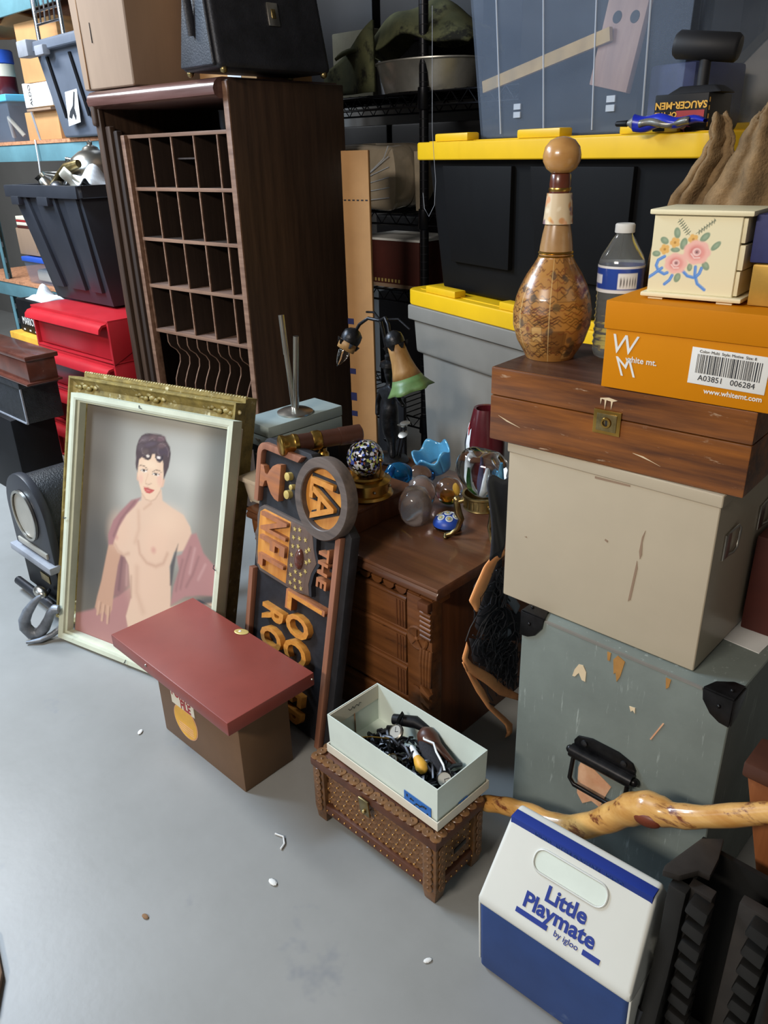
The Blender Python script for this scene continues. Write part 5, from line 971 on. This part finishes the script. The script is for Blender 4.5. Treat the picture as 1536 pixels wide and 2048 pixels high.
# water bottle
wt = thing('water_bottle', 'clear plastic water bottle with blue label beside the decanter', 'bottle', (-.6424, 1.2478, .9626), 79)
wt.scale = (.88, .88, .88)
pw_ = [(.001, .002), (.028, 0), (.038, .006)]
for i in range(9): pw_ += [(.0405, .014+.0125*i), (.0425, .018+.0125*i), (.0405, .0235+.0125*i)]
pw_ += [(.0420, .13), (.0425, .178), (.042, .182), (.037, .195), (.029, .208), (.021, .222), (.0150, .230), (.0145, .238)]
MB().lathe(pw_, 36).build('bottle_shell', 'clear_pet', wt, smooth=50)
WL = Paint(6.2832, .048, 150, 40, '#e4e6ea')
WL.put(np.maximum(np.abs(WL.v-.025)-.019, -1+0*WL.u), '#2446a0', .001).put(np.maximum(np.abs(WL.u-4.15)-.45, np.abs(WL.v-.022)-.014), '#eceef0', .002).put(np.maximum(np.abs(WL.u-2.6)-.35, np.abs(WL.v-.024)-.008), '#dfe4f0', .002)
for k in range(12): WL.put(np.maximum(np.abs(WL.u-(3.80+.062*k))-.012*(1+k % 2), np.abs(WL.v-.020)-.007), '#1f2228', .01)
WL.build('bottle_label', 'print_gloss', wt, lambda a, b: (.0430*math.cos(a), .0430*math.sin(a), .129+b))
MB().lathe([(.0175, .233), (.0180, .234), (.0178, .247), (.016, .249), (.001, .2495)], 28).build('bottle_cap', 'white_cap', wt, smooth=40)

# burlap behind the painted chest
for Lf, Rt, y0, lab_ in (([(-.715, .918), (-.700, 1.10), (-.672, 1.204), (-.632, 1.263), (-.614, 1.297), (-.611, 1.337)], [(-.575, .918), (-.585, 1.10), (-.590, 1.212), (-.566, 1.275), (-.572, 1.312), (-.585, 1.341)], 1.452, 'brown burlap cloth peak, the one nearer the glue tube, behind the painted chest'), ([(-.64, .918), (-.625, 1.10), (-.600, 1.205), (-.564, 1.270), (-.546, 1.315), (-.531, 1.334)], [(-.40, .918), (-.42, 1.10), (-.44, 1.21), (-.455, 1.28), (-.468, 1.34), (-.475, 1.375)], 1.430, 'brown burlap cloth peak at the right picture edge, behind the painted chest')):
    def cl_(a, b, Lf=Lf, Rt=Rt, y0=y0):
        zl = np.interp(b*5, range(6), [p[1] for p in Lf]); xl = np.interp(b*5, range(6), [p[0] for p in Lf]); xr = np.interp(b*5, range(6), [p[0] for p in Rt]); zr = np.interp(b*5, range(6), [p[1] for p in Rt])
        return (.88*(xl+(xr-xl)*a+.002*math.sin(b*40+a*3)), .88*(y0+.011*math.sin(a*8.5+b*1.5)+.006*math.sin(a*19+2)), .1565+.88*(zl+(zr-zl)*a+.003*math.sin(a*30)*b))
    o = MB().grid(cl_, 34, 26).build('burlap_cloth', 'burlap', smooth=180, solid=.005); tag(o, lab_, 'cloth', 'burlap cloths')

# ------------------------------------------------------------------ net bag hanging between dresser and trunk
nt = thing('net_bag', 'tangled black netting bag with orange bands squeezed beside the trunk', 'bag', (-.835, 1.165, 0), 0)
ND = Vector((.66, -.72, .22))
def strip(A, Bq, nm, m_, off=0., n=24, ns=6, bulge=.008):
    def fn(a, b):
        def on(P): t_ = a*(len(P)-1); i = min(int(t_), len(P)-2); q = t_-i; return (P[i][0]*(1-q)+P[i+1][0]*q-1.17, P[i][1]*(1-q)+P[i+1][1]*q)
        p, q = on(A), on(Bq); d = off+bulge*math.sin(3.1416*b)+.003*math.sin(11*a+2)
        return (ND.x*d*.6, p[0]*(1-b)+q[0]*b+ND.y*d*.5, max(.006, p[1]*(1-b)+q[1]*b+ND.z*d))
    return MB().grid(fn, n, ns).build(nm, m_, nt, smooth=180, solid=.003)
strip([(1.215, .543), (1.189, .538), (1.155, .523), (1.13, .494), (1.108, .462), (1.13, .429)], [(1.228, .522), (1.199, .516), (1.185, .499), (1.163, .468), (1.153, .451), (1.137, .426)], 'orange_band', 'orange_cloth', .034)
strip([(1.102, .369), (1.088, .335), (1.102, .295), (1.168, .228), (1.229, .158), (1.311, .095)], [(1.109, .346), (1.105, .326), (1.122, .302), (1.193, .236), (1.246, .172), (1.315, .108)], 'orange_band', 'orange_cloth', .034)
strip([(1.09, .324), (1.121, .258), (1.14, .22), (1.186, .147), (1.262, .05), (1.270, .020), (1.262, .012)], [(1.102, .295), (1.136, .257), (1.168, .208), (1.198, .148), (1.256, .078), (1.29, .035), (1.29, .012)], 'orange_band', 'orange_cloth', .030)
strip([(1.196, .524), (1.165, .464), (1.150, .427), (1.135, .38), (1.201, .316), (1.30, .265)], [(1.222, .515), (1.225, .46), (1.226, .42), (1.23, .39), (1.27, .36), (1.305, .34)], 'dark_lining', 'dark_cloth', -.004, bulge=.02)
strip([(1.12, .36), (1.14, .29), (1.20, .235), (1.26, .17), (1.30, .12)], [(1.20, .315), (1.24, .30), (1.27, .28), (1.30, .25), (1.308, .24)], 'black_lining', 'dark_cloth', -.02)
for A, Bq in (([(1.205, .46), (1.245, .40), (1.285, .345)], [(1.215, .475), (1.262, .415), (1.30, .36)]), ([(1.215, .315), (1.25, .30), (1.295, .29)], [(1.222, .33), (1.255, .325), (1.30, .31)])): strip(A, Bq, 'grey_webbing', 'soft_grey', .008, 12, 4, .004)
m = MB(); rn = random.Random(9)
for i in range(46):
    t_ = .12+.88*rn.random(); y = 1.135+.15*t_+rn.uniform(-.02, .02); z = .46-.26*t_+rn.uniform(-.06, .07); a = rn.uniform(0, 6.28); b = rn.uniform(.014, .040); P = []
    for k in range(10):
        th = a+k*.62; yy = y-1.17+b*math.cos(th)*(1+.05*k); zz = z+b*1.1*math.sin(th)-.003*k; d = .016+.008*math.sin(k+i)
        P.append((ND.x*d, max(-.088, min(.13, yy))+ND.y*d*.4, max(.01, zz)))
    m.tube(P, .0013, 5)
for i in range(16):
    y = rn.uniform(-.05, .08); z = rn.uniform(.26, .40); P = []
    for k in range(7): d = .014+.01*math.sin(k*.8+i); P.append((ND.x*d, min(.13, y+.012*k+.006*math.sin(k*1.7+i)), max(.01, z-.022*k+.006*math.cos(k*1.3+i))))
    m.tube(P, .0016, 5)
for i in range(14):
    y = rn.uniform(1.19, 1.225); P = [(.012+.004*math.sin(k+i), y-1.17+.010*math.sin(k*1.2+i)+.004*k, .50-.02*k) for k in range(6)]; m.tube(P, .0018, 5)
o = m.build('netting', 'black_cord', nt, smooth=60); o['kind'] = 'stuff'
o = MB().grid(lambda a, b: (.006*math.sin(a*5+b*4), -.030+.055*a-.010*b*(1-a), .085*(b-.5)*2+.008*math.sin(7*a)), 12, 14).build('dark_plastic_sheet', 'black_plastic', loc=(-.790, 1.142, .650), smooth=180, solid=.004); tag(o, 'dark grey plastic sheet hanging beside the cream file box', 'sheet')

# ------------------------------------------------------------------ cooler, walking stick, dark rack, right edge
ck = thing('picnic_cooler', 'blue and white picnic cooler with tent-shaped lid in front of the trunk', 'cooler', (-.399, .838, 0), 2.3)
def shellprof(P, x0, x1, inset=None):
    n = len(P); v = []
    for x in (x0, x1):
        for y, z in P:
            k = (inset or (lambda z: 0))(z); v.append((x+(k if x == x0 else -k), y, z))
    return MB().add(v, [tuple(range(n)), tuple(range(2*n-1, n-1, -1))]+[(i, i+n, (i+1) % n+n, (i+1) % n) for i in range(n)])
body = [(-.074, 0), (.074, 0), (.084, .012), (.088, .172), (-.088, .172), (-.080, .012)]
shellprof(body, -.130, .130).build('cooler_body', 'cooler_blue', ck, .012, 4)
lidp = [(-.090, .168), (.090, .168), (.090, .184), (.020, .300), (.016, .312), (-.016, .312), (-.020, .300), (-.090, .184)]
lido = shellprof(lidp, -.1335, .1335, lambda z: .0 if z < .2 else (z-.2)*.10).build('tent_lid', 'cooler_white', ck, .008, 4)
for s_ in (-1, 1): MB().prism([(-.078, .02), (.078, .02), (.086, .17), (-.086, .17)], s_*.130, s_*.134, 'yz').build('side_trim', 'cooler_white', ck, .002)
bx(-.120, .120, -.0195, .0, .296, .3135).build('blue_strip', 'print_blue', ck, .001)
text('IGLOO   LITTLE PLAYMATE   IGLOO', .009, 'cooler_blue', ck, (0, -.0198, .305), sx=1.05)
# front slope frame: from (y=-.072,z=.215) to (-.045,.245)
sl = math.atan2(.264-.196, .080-.034)
an = R(90)-(R(90)-sl)
def slope(t_): # t from boundary up along the tent face
    a = math.atan2(.116, .070); y, z = -.090+.070*t_/.1355, .184+.116*t_/.1355; return y, z, a
def ontext(s, size, m_, x, t_, **k):
    y, z, a = slope(t_); return text(s, size, m_, ck, (x, y-.0006, z+.0004), (a, 0, 0), **k)
ontext('Little', .034, 'print_blue', .006, .066, bold=.0010); ontext('Playmate', .034, 'print_blue', .002, .040, bold=.0010)
ontext('by igloo', .013, 'print_blue', .022, .019)
y, z, a = slope(.019)
for x0, x1 in ((-.066, -.010), (.050, .078)): bx(x0, x1, -.004, .004, -.0004, .0008).build('logo_bar', 'print_blue', ck, loc=(0, y-.0004, z+.0002), rot=(a, 0, 0))
y, z, a = slope(.107)
hh = MB().prism(rrect(-.060, .060, -.0165, .0165, .014), -.0005, .0006, 'xy').build('grip_recess', 'mint_card', ck, loc=(-.002, y-.0002, z+.0001), rot=(a, 0, 0))
HP = rrect(-.062, .062, -.0185, .0185, .016); MB().tube([(x, z_, .001) for x, z_ in HP]+[(HP[0][0], HP[0][1], .001)], .0018, 6).build('grip_edge', 'cooler_white', hh, smooth=60)
for s_ in (-1, 1): MB().lathe([(.012, 0), (.012, .006), (.006, .008)], 16, M=Matrix.Translation((s_*.1335, 0, .20)) @ Matrix.Rotation(R(s_*90), 4, 'Y')).build('pivot_button', 'cooler_white', ck, smooth=40)
sk_ = thing('walking_stick', 'knobbly varnished walking stick lying behind the cooler', 'stick', (0, 0, 0))
SPt = [(-.668, .952, .136), (-.622, .95, .163), (-.565, .95, .184), (-.512, .952, .186), (-.454, .955, .222), (-.404, .955, .284), (-.375, .955, .322), (-.345, .953, .342), (-.317, .95, .349), (-.273, .95, .374), (-.186, .95, .444), (-.10, .95, .512)]
SPt2 = []
for i in range(len(SPt)-1):
    for k in range(4): SPt2.append(Vector(SPt[i]).lerp(Vector(SPt[i+1]), k/4))
SPt2.append(Vector(SPt[-1])); sm = SPt2[:]
for _ in range(3): sm = [sm[0]]+[(sm[i-1]+sm[i]*2+sm[i+1])/4 for i in range(1, len(sm)-1)]+[sm[-1]]
rad = [.0155, .0165, .0175, .020, .0215, .0235, .0265, .0265, .020, .0175, .0165, .016]
rad2 = [np.interp(i/4, range(12), rad)*(1+.05*math.sin(i*1.7)) for i in range(len(sm))]
MB().tube(sm, list(map(float, rad2)), 16).build('stick_shaft', 'stick_wood', sk_, smooth=60)
MB().sphere((0, 0, 0), 1, 16, 10).build('knot_scar', 'knot', sk_, loc=(-.345, .934, .332), rot=(R(15), R(-15), 0), smooth=60).scale = (.024, .010, .014)
MB().sphere((0, 0, 0), 1, 12, 8).build('knot_hole', 'knot', sk_, loc=(-.392, .940, .318), smooth=60).scale = (.006, .004, .005)
rk = thing('dark_wooden_rack', 'blackened wooden rack with scrolled edge and rows of notched pegs', 'rack', (-.238, .805, 0), 0)
SP = [(0, 0), (0, .06), (.006, .12), (.022, .20), (.030, .27), (.030, .33), (.034, .36), (.15, .36), (.15, 0)]
MB().prism([(y-.02, z) for y, z in SP], -.022, .004, 'yz').build('scrolled_side', 'black_wood', rk, .004)
MB().prism([(-.034, .018), (-.012, .026), (.004, .052), (.019, .054), (.016, .09), (.007, .131), (-.018, .109), (-.036, .03)], .362, .374, 'xy').build('top_plate', 'black_wood_grey', rk, .003)
bx(-.02, .126, .112, .120, 0, .36).build('inner_wall', 'black_wood', rk)
for s0, x0 in ((0, -.012), (1, .062)):
    bx(x0, x0+.045, .03+.02*s0, .048+.02*s0, 0, .36).build('peg_board', 'black_wood_grey', rk, .002)
    for i in range(9): MB().prism([(x0+.018, .030+.038*i), (x0+.048, .022+.038*i), (x0+.05, .048+.038*i), (x0+.022, .052+.038*i)], .008+.02*s0, .034+.02*s0).build('notched_peg', 'black_wood', rk, .004)
bx(.118, .126, .03, .12, 0, .37).build('outer_wall', 'black_wood', rk, .003)
MB().tube([(-.02, -.010, .05), (-.023, -.013, .08), (-.02, -.010, .12)], .006, 8).build('side_grip', 'dark_steel', rk, smooth=60)
o = thing('wooden_cabinet_leg', 'reddish brown wooden post at the right picture edge', 'post', (-.12, .985, 0), 0); MB().frustum((0, .11, 0, .06, 0), (-.112, .03, 0, .06, .46)).build('post_body', 'leg_wood', o, .005); bx(-.118, .036, -.006, .066, .458, .485).build('post_cap', 'leather_tube', o, .006)
o = onshelf('maroon_book', 'dark red bound box right of the cream file box', 'box', (.062, .14, .18), (-.3285, 1.265, .5214), 'maroon_box', 0, .004)

# ------------------------------------------------------------------ totes behind
def tote_lid(parent, L_, Wd, z0, m_='tote_yellow'):
    MB().prism(rrect(-.03, L_+.03, -.03, Wd+.03, .05), z0, z0+.046, 'xy').build('lid_rim', m_, parent, .006, 3)
    MB().prism(rrect(.0, L_, .0, Wd, .03), z0+.046, z0+.048, 'xy').build('lid_panel', m_, parent)
    for x in (.08, L_*.5-.06, L_-.22): 
        for y in (-.022, Wd-.02): bx(x, x+.15, y, y+.04, z0+.046, z0+.066).build('lid_tab', m_, parent, .005)
gr = thing('putty_bin', 'tall putty-grey plastic bin behind the dresser', 'bin', (-1.640, 1.880, 0), -15.7)
MB().frustum((.04, .52, .02, .32, 0), (.012, .55, .0, .34, .72)).build('bin_body', 'tote_putty', gr, .02, 4); MB().frustum((.0, .565, -.012, .35, .71), (-.006, .572, -.018, .356, .82)).build('bin_band', 'tote_putty', gr, .014, 4); MB().frustum((-.018, .584, -.03, .366, .815), (-.018, .584, -.03, .366, .86)).build('bin_rim', 'tote_putty', gr, .006, 3)
bt = thing('black_tote', 'large black tote with yellow lid on a second yellow lid', 'tote', (-1.615, 1.885, .9095), -15.7)
MB().frustum((.045, .93, .03, .33, 0), (.01, .97, .0, .36, .372)).build('tote_body', 'tote_black', bt, .02, 4); 
for x0, x1 in ((.10, .40), (.47, .80)): MB().add([(x0+.02, .008, .09), (x1-.02, .008, .09), (x1, -.010, .345), (x0, -.010, .345), (x0+.02, .04, .09), (x1-.02, .04, .09), (x1, .02, .345), (x0, .02, .345)], [(0, 1, 2, 3), (7, 6, 5, 4), (0, 4, 5, 1), (1, 5, 6, 2), (2, 6, 7, 3), (3, 7, 4, 0)]).build('raised_panel', 'tote_black', bt, .003)
tote_lid(bt, .98, .36, .360)
ll = thing('spare_cover', 'spare yellow tote lid lying between the black tote and putty bin', 'lid', (-1.650, 1.885, .8605), -15.7)
tote_lid(ll, .98, .36, .0)
LT = .9095+.409
ct = thing('clear_tote', 'large clear plastic tote on the upper yellow lid', 'tote', (-1.395, 1.855, LT), -13)
shell((0, .62, 0, .31, 0), (-.035, .655, -.03, .33, .42), .004).build('tote_body', 'clear_plastic', ct, .01, 3)
for x in (.08, .235, .39, .53): MB().tube([(x, -.001, .01), (x-.035*(1-x/.31)*.4, -.030, .40)], .0022, 6).build('wall_rib', 'clear_rib', ct, smooth=60)
MB().prism(rrect(-.06, .68, -.055, .355, .03), .335, .36, 'xy').build('tote_rim', 'clear_plastic', ct, .004)
for x in (.13, .43): bx(x, x+.024, -.006, -.003, .045, .058).build('molded_mark', 'clear_rib', ct); bx(x, x+.024, -.006, -.003, .063, .076).build('molded_mark', 'clear_rib', ct)
o = thing('slate_binders', 'slate blue binders seen through the clear tote', 'binders', (-1.36, 1.90, LT+.006), -13); bx(0, .40, .05, .24, 0, .36).build('binder_block', 'near_black', o, .01); bx(.42, .54, .06, .24, 0, .13).build('binder_block', 'navy_box', o, .01)  # dark boxes added at the back to darken the tote's inside
o = thing('drilled_plank', 'pinkish wooden plank with two round holes inside the clear tote', 'plank', (-1.015, 1.825, LT+.100), rot=(R(-8), R(6), R(-13))); MB().prism([(-.06, 0), (.055, -.012), (.055, .31), (-.06, .31)], 0, .016).build('plank_board', 'speaker_wood', o, .002)
for x in (-.022, .028): MB().lathe([(.0125, 0), (.0125, .001), (.001, .0012)], 18, M=Matrix.Rotation(R(90), 4, 'X')).build('drilled_hole', 'ink', o, loc=(x, 0, .135))
o = MB().box(-.22, .22, -.005, .005, -.014, .014).build('tan_yardstick', 'tan_stick', loc=(-1.235, 1.882, LT+.165), rot=(0, R(-10), R(-13))); tag(o, 'tan wooden yardstick slanting inside the clear tote', 'yardstick')
gm_ = thing('game_box', 'boxed game with upside-down yellow lettering on the upper yellow lid', 'box', (-.80, 1.625, LT), 2)
bx(0, .105, 0, .12, 0, .064).build('box_body', 'near_black', gm_, .002); GR = (R(90), R(180), 0)
text('SAUCER-MEN', .017, 'yellow_print', gm_, (.053, -.001, .045), GR, bold=.0005); text('OF THE', .013, 'yellow_print', gm_, (.025, -.001, .029), GR, bold=.0004)
bx(.045, .10, -.001, 0, .022, .035).build('red_bar', 'red_print', gm_); MB().prism(star(.06, .010, .018, 7, .3), -.0012, 0).build('burst_print', 'magenta_label', gm_); MB().prism(arc(.062, .009, .007, 0, 360, 10)[:-1], -.002, -.0012).build('figure_print', 'old_sticker', gm_)
for i in range(4): bx(.105, .1056, .006, .010, .006+.014*i, .014+.014*i).build('side_mark', 'yellow_print', gm_)
ml = thing('rubber_mallet', 'black rubber mallet standing on its head plate atop the game box', 'mallet', (-.735, 1.685, LT+.0645), 0)
MB().frustum((-.055, .055, -.035, .035, 0), (-.035, .035, -.022, .022, .014)).build('mallet_foot', 'mallet_black', ml, .004); MB().tube([(0, 0, .012), (0, 0, .07)], .011, 12).build('mallet_handle', 'mallet_black', ml, smooth=60)
MB().tube([(-.058, -.012, .088), (-.052, -.011, .087), (.052, .011, .074), (.058, .012, .073)], [.020, .025, .025, .020], 20).build('mallet_head', 'mallet_black', ml, smooth=50)
tb = thing('glue_tube', 'crumpled blue and silver glue tube lying on the upper yellow lid', 'tube', (-.858, 1.592, LT+.010), 2)
MB().grid(lambda a, b: (.035+.14*a, .013*math.cos(6.283*b)*(1-.1*a)+.003*math.sin(9*a), (.013*(1-a)**.6+.003)*math.sin(6.283*b)+.006+.003*math.sin(13*a+3)), 18, 14).build('tube_body', 'tube_blue', tb, smooth=180)
MB().grid(lambda a, b: (.05+.10*a, -.0105-.005*math.cos(3.14*(b-.5))+.002*math.sin(11*a), -.002+.012*b+.003*math.sin(8*a)), 14, 6).build('tube_panel', 'tube_silver', tb, smooth=180, solid=.002)
MB().lathe([(.004, 0), (.006, .004), (.014, .016)], 14, M=Matrix.Translation((.020, 0, .006)) @ Matrix.Rotation(R(90), 4, 'Y')).build('tube_shoulder', 'aluminium', tb, smooth=50); MB().lathe([(.0035, 0), (.005, .002), (.0062, .024)], 12, M=Matrix.Translation((-.004, 0, .006)) @ Matrix.Rotation(R(90), 4, 'Y')).build('tube_cap', 'near_black', tb, smooth=50)
o = thing('round_table_top', 'white round board with dark edge leaning at the upper right', 'board', (-.50, 2.14, 1.22), rot=Vector((.30, -.90, .22)).to_track_quat('Z', 'Y').to_euler()); MB().lathe([(.40, 0), (.40, .02), (.001, .02)], 48).build('white_face', 'white_board', o, smooth=40); MB().lathe([(.40, -.004), (.418, .0), (.418, .026), (.40, .028)], 48, ring=True).build('dark_edge', 'olive_box', o, smooth=40)
o = MB().box(-.22, .22, 0, .30, 0, .95).build('filing_stand', 'soft_grey', loc=(-.42, 2.4, 0)); tag(o, 'grey stand hidden below the round white board', 'stand')

# ------------------------------------------------------------------ wire rack with its load
rw = thing('wire_rack', 'black wire shelving rack standing behind the cabinet and totes', 'rack', (0, 0, 0))
XS = (-3.05, -1.985, -1.02); YS = (2.31, 2.74)
p0 = MB().tube([(0, 0, 0), (0, 0, 2.2)], .0165, 14).build('post', 'black_wire', rw, loc=(XS[1], YS[0], 0), smooth=60)
for x in XS:
    for y in YS:
        if (x, y) != (XS[1], YS[0]): dup(p0, loc=(x, y, 0))
gr0 = MB().lathe([(.0168, 0), (.0175, .001), (.0168, .002)], 14).build('post_groove', 'dark_steel', rw, loc=(XS[1], YS[0], .3), smooth=50)
for k in range(1, 60): dup(gr0, loc=(XS[1], YS[0], .3+.028*k))
cl0 = MB().lathe([(.020, 0), (.0235, .004), (.021, .07), (.018, .072)], 14).build('shelf_collar', 'black_wire', rw, loc=(XS[1], YS[0], 1.42), smooth=50)
for z in (1.475, 1.085, .80, .30):
    for x in XS: 
        if not (x == XS[1] and z == 1.475): dup(cl0, loc=(x, YS[0], z-.055))
    for y in YS:
        for dz in (0, -.042): MB().tube([(XS[0], y, z+dz), (XS[2], y, z+dz)], .0042, 6).build('shelf_rail', 'black_wire', rw, smooth=60)
        MB().tube([(XS[0]+.037*i, y, z-.042*(i % 2)) for i in range(55)], .0026, 5).build('truss_wire', 'black_wire', rw, smooth=60)
    w0 = MB().tube([(0, YS[0], z+.003), (0, YS[1], z+.003)], .0024, 5).build('deck_wire', 'black_wire', rw, loc=(XS[0], 0, 0))
    for i in range(1, 41): dup(w0, loc=(XS[0]+.05*i, 0, 0))
S1 = 1.4815; S2 = 1.0915; S3 = .8065
def cam_(a, b):
    x = -.27+.56*a; hgt = .03+.20*math.sin(3.14*min(1, a*.85+.1))*(.35+.65*a); return (x, -.10+.26*b+.02*math.sin(7*a+3*b), hgt*math.sin(3.14*(.12+.76*b))+.012*math.sin(14*a+9*b)+.0)
pn_ = thing('aluminium_pan', 'dull aluminium roasting pan on the upper wire shelf', 'pan', (-2.07, 2.44, S1), 0)
MB().lathe([(.001, 0), (.17, 0), (.20, .09), (.207, .094), (.207, .098), (.197, .096), (.167, .005), (.001, .004)], 36, M=Matrix.Diagonal((1.05, .8, 1, 1))).build('pan_body', 'aluminium', pn_, smooth=40)
o = MB().grid(cam_, 30, 16).build('camo_bag', 'camo', loc=(-2.12, 2.40, S1+.100), rot=(0, 0, R(6)), smooth=180, solid=.01); tag(o, 'camouflage fabric bag heaped over the aluminium pan', 'bag')
o = MB().grid(lambda a, b: (-.16+.28*a, -.14+.02*math.sin(5*a), .005+.22*b*(.35+.65*a)), 10, 8).build('camo_flap', 'camo', loc=(-2.32, 2.45, S1+.002), smooth=180, solid=.012); tag(o, 'camouflage flap hanging at the left of the wire shelf', 'cloth')
o = onshelf('olive_box', 'olive green upright box behind the black leather bag', 'box', (.22, .16, .24), (-2.52, 2.50, S1), 'olive_box')
o = thing('lidded_container', 'grey container with purple lid on the upper wire shelf', 'container', (-2.33, 2.60, S1), 0); MB().frustum((-.13, .13, -.07, .08, 0), (-.15, .15, -.085, .095, .18)).build('container_body', 'soft_grey', o, .012, 3); bx(-.16, .16, -.095, .105, .18, .205).build('container_lid', 'purple_lid', o, .008, 3)
o = thing('wrapped_package', 'plastic-wrapped package with magenta strip on the middle wire shelf', 'package', (-2.25, 2.34, S2), 0)
MB().grid(lambda a, b: ((.19-.01*math.sin(9*b))*math.cos(6.283*a)**1, .11*math.sin(6.283*a), .115-.11*math.cos(3.1416*b)) if 0 else (.20*max(-1, min(1, 1.5*math.cos(6.283*a)))*(math.sin(3.1416*b)**.25 if 0 < b < 1 else 0), .11*max(-1, min(1, 1.5*math.sin(6.283*a)))*(math.sin(3.1416*b)**.25 if 0 < b < 1 else 0), .115-.112*math.cos(3.1416*b)+.004*math.sin(20*a)), 40, 18).build('wrapped_bundle', 'wrap_plastic', o, smooth=50)
bx(-.19, -.04, -.1125, -.108, .13, .185).build('magenta_strip', 'magenta_label', o, .002)
for i in range(6): MB().tube([(-.19+.03*i, -.113, .01+.01*i), (-.05+.04*i, -.116, .03+.03*i), (.17, -.113, .05+.034*i)], .0018, 5).build('plastic_crease', 'clear_rib', o, smooth=60)
o = MB().frustum((-.012, .012, -.03, .0, 0), (-.02, .02, -.03, .0, .20)).build('clear_bag', 'wrap_plastic', loc=(-2.03, 2.36, S2)); tag(o, 'crinkled clear bag beside the rack post on the middle shelf', 'bag')
o = thing('maroon_shoe_box', 'dark maroon shoe box with paper on top on the lower wire shelf', 'box', (-2.17, 2.32, S3), 0); bx(-.20, .15, 0, .25, .012, .175).build('box_body', 'maroon_box', o, .003); bx(-.20, .15, -.002, .25, 0, .014).build('card_base', 'cardboard', o); bx(-.20, .155, -.003, .25, .175, .183).build('paper_sheet', 'white_paper', o)
for i in range(14): bx(-.19+.018*i, -.182+.018*i, -.0025, 0, .02, .032).build('staple_tooth', 'gold_star', o)
o = thing('flat_carton', 'tall flattened cardboard carton wedged beside the dark cabinet', 'cardboard', (-1.985, 1.96, 0), 12); bx(-.05, .055, 0, .012, 0, 1.30).build('carton_panel', 'cardboard_light', o, .002)
for z, h_ in ((.40, .02), (.46, .03), (.56, .02), (.66, .05), (.74, .02)): bx(-.05, -.025, -.0012, 0, z, z+h_).build('blue_print_bar', 'navy_box', o)
for i in range(6): bx(-.045+.017*i, -.036+.017*i, -.0012, 0, 1.148, 1.152).build('perforation', 'ink', o)
o = onshelf('slate_board', 'dark slate board leaning in front of the rack post', 'board', (.13, .012, .62), (-1.60, 1.70, 0), 'near_black', -10, .004)
o = MB().tube([(0, 0, 0), (.0, -.0, -.28), (.012, 0, -.40), (.008, 0, -.46), (-.012, 0, -.49), (-.028, 0, -.47), (-.033, 0, -.43)], .0007, 5).build('hanging_thread', 'soft_grey', loc=(-1.475, 1.75, 1.62), smooth=60); tag(o, 'loose pale thread hanging before the black tote', 'thread')
for i, (x, w_, z, h_) in enumerate(((-2.75, .52, S1, .66), (-2.2, .50, S1, .64), (-1.58, .62, S1, .66), (-1.15, .22, S1, .66), (-2.70, .55, S2, .30), (-2.15, .50, S2, .30), (-1.55, .60, S2, .31), (-1.15, .22, S2, .30), (-2.2, .60, S3, .24), (-1.55, .60, S3, .22), (-2.2, .60, .3065, .42), (-1.5, .60, .3065, .40))):
    wh = ['top', 'top', 'top', 'top', 'middle', 'middle', 'middle', 'middle', 'lower', 'lower', 'bottom', 'bottom'][i]
    o = bx(-w_/2, w_/2, 0, .14, 0, h_).build('black_crate', 'near_black', bevel=.008, loc=(x, 2.59, z)); tag(o, ['tall black crate behind the olive box on the wire rack', 'tall black crate behind the camouflage bag', 'tall black crate behind the clear tote, nearer the rack post', 'tall black crate behind the clear tote, at its far end', 'black crate on the middle shelf behind the dark cabinet', 'black crate behind the plastic-wrapped package', 'black crate behind the upper yellow lid, nearer the rack post', 'black crate behind the upper yellow lid at its far end', 'black crate behind the dark maroon shoe box', 'black crate behind the black tote on the lower shelf', 'black crate on the bottom shelf behind the figurine lamp', 'black crate on the bottom shelf behind the putty bin'][i], 'crate', 'black crates at the back of the wire rack')  # near-black boxes added along the rack to make the background dark
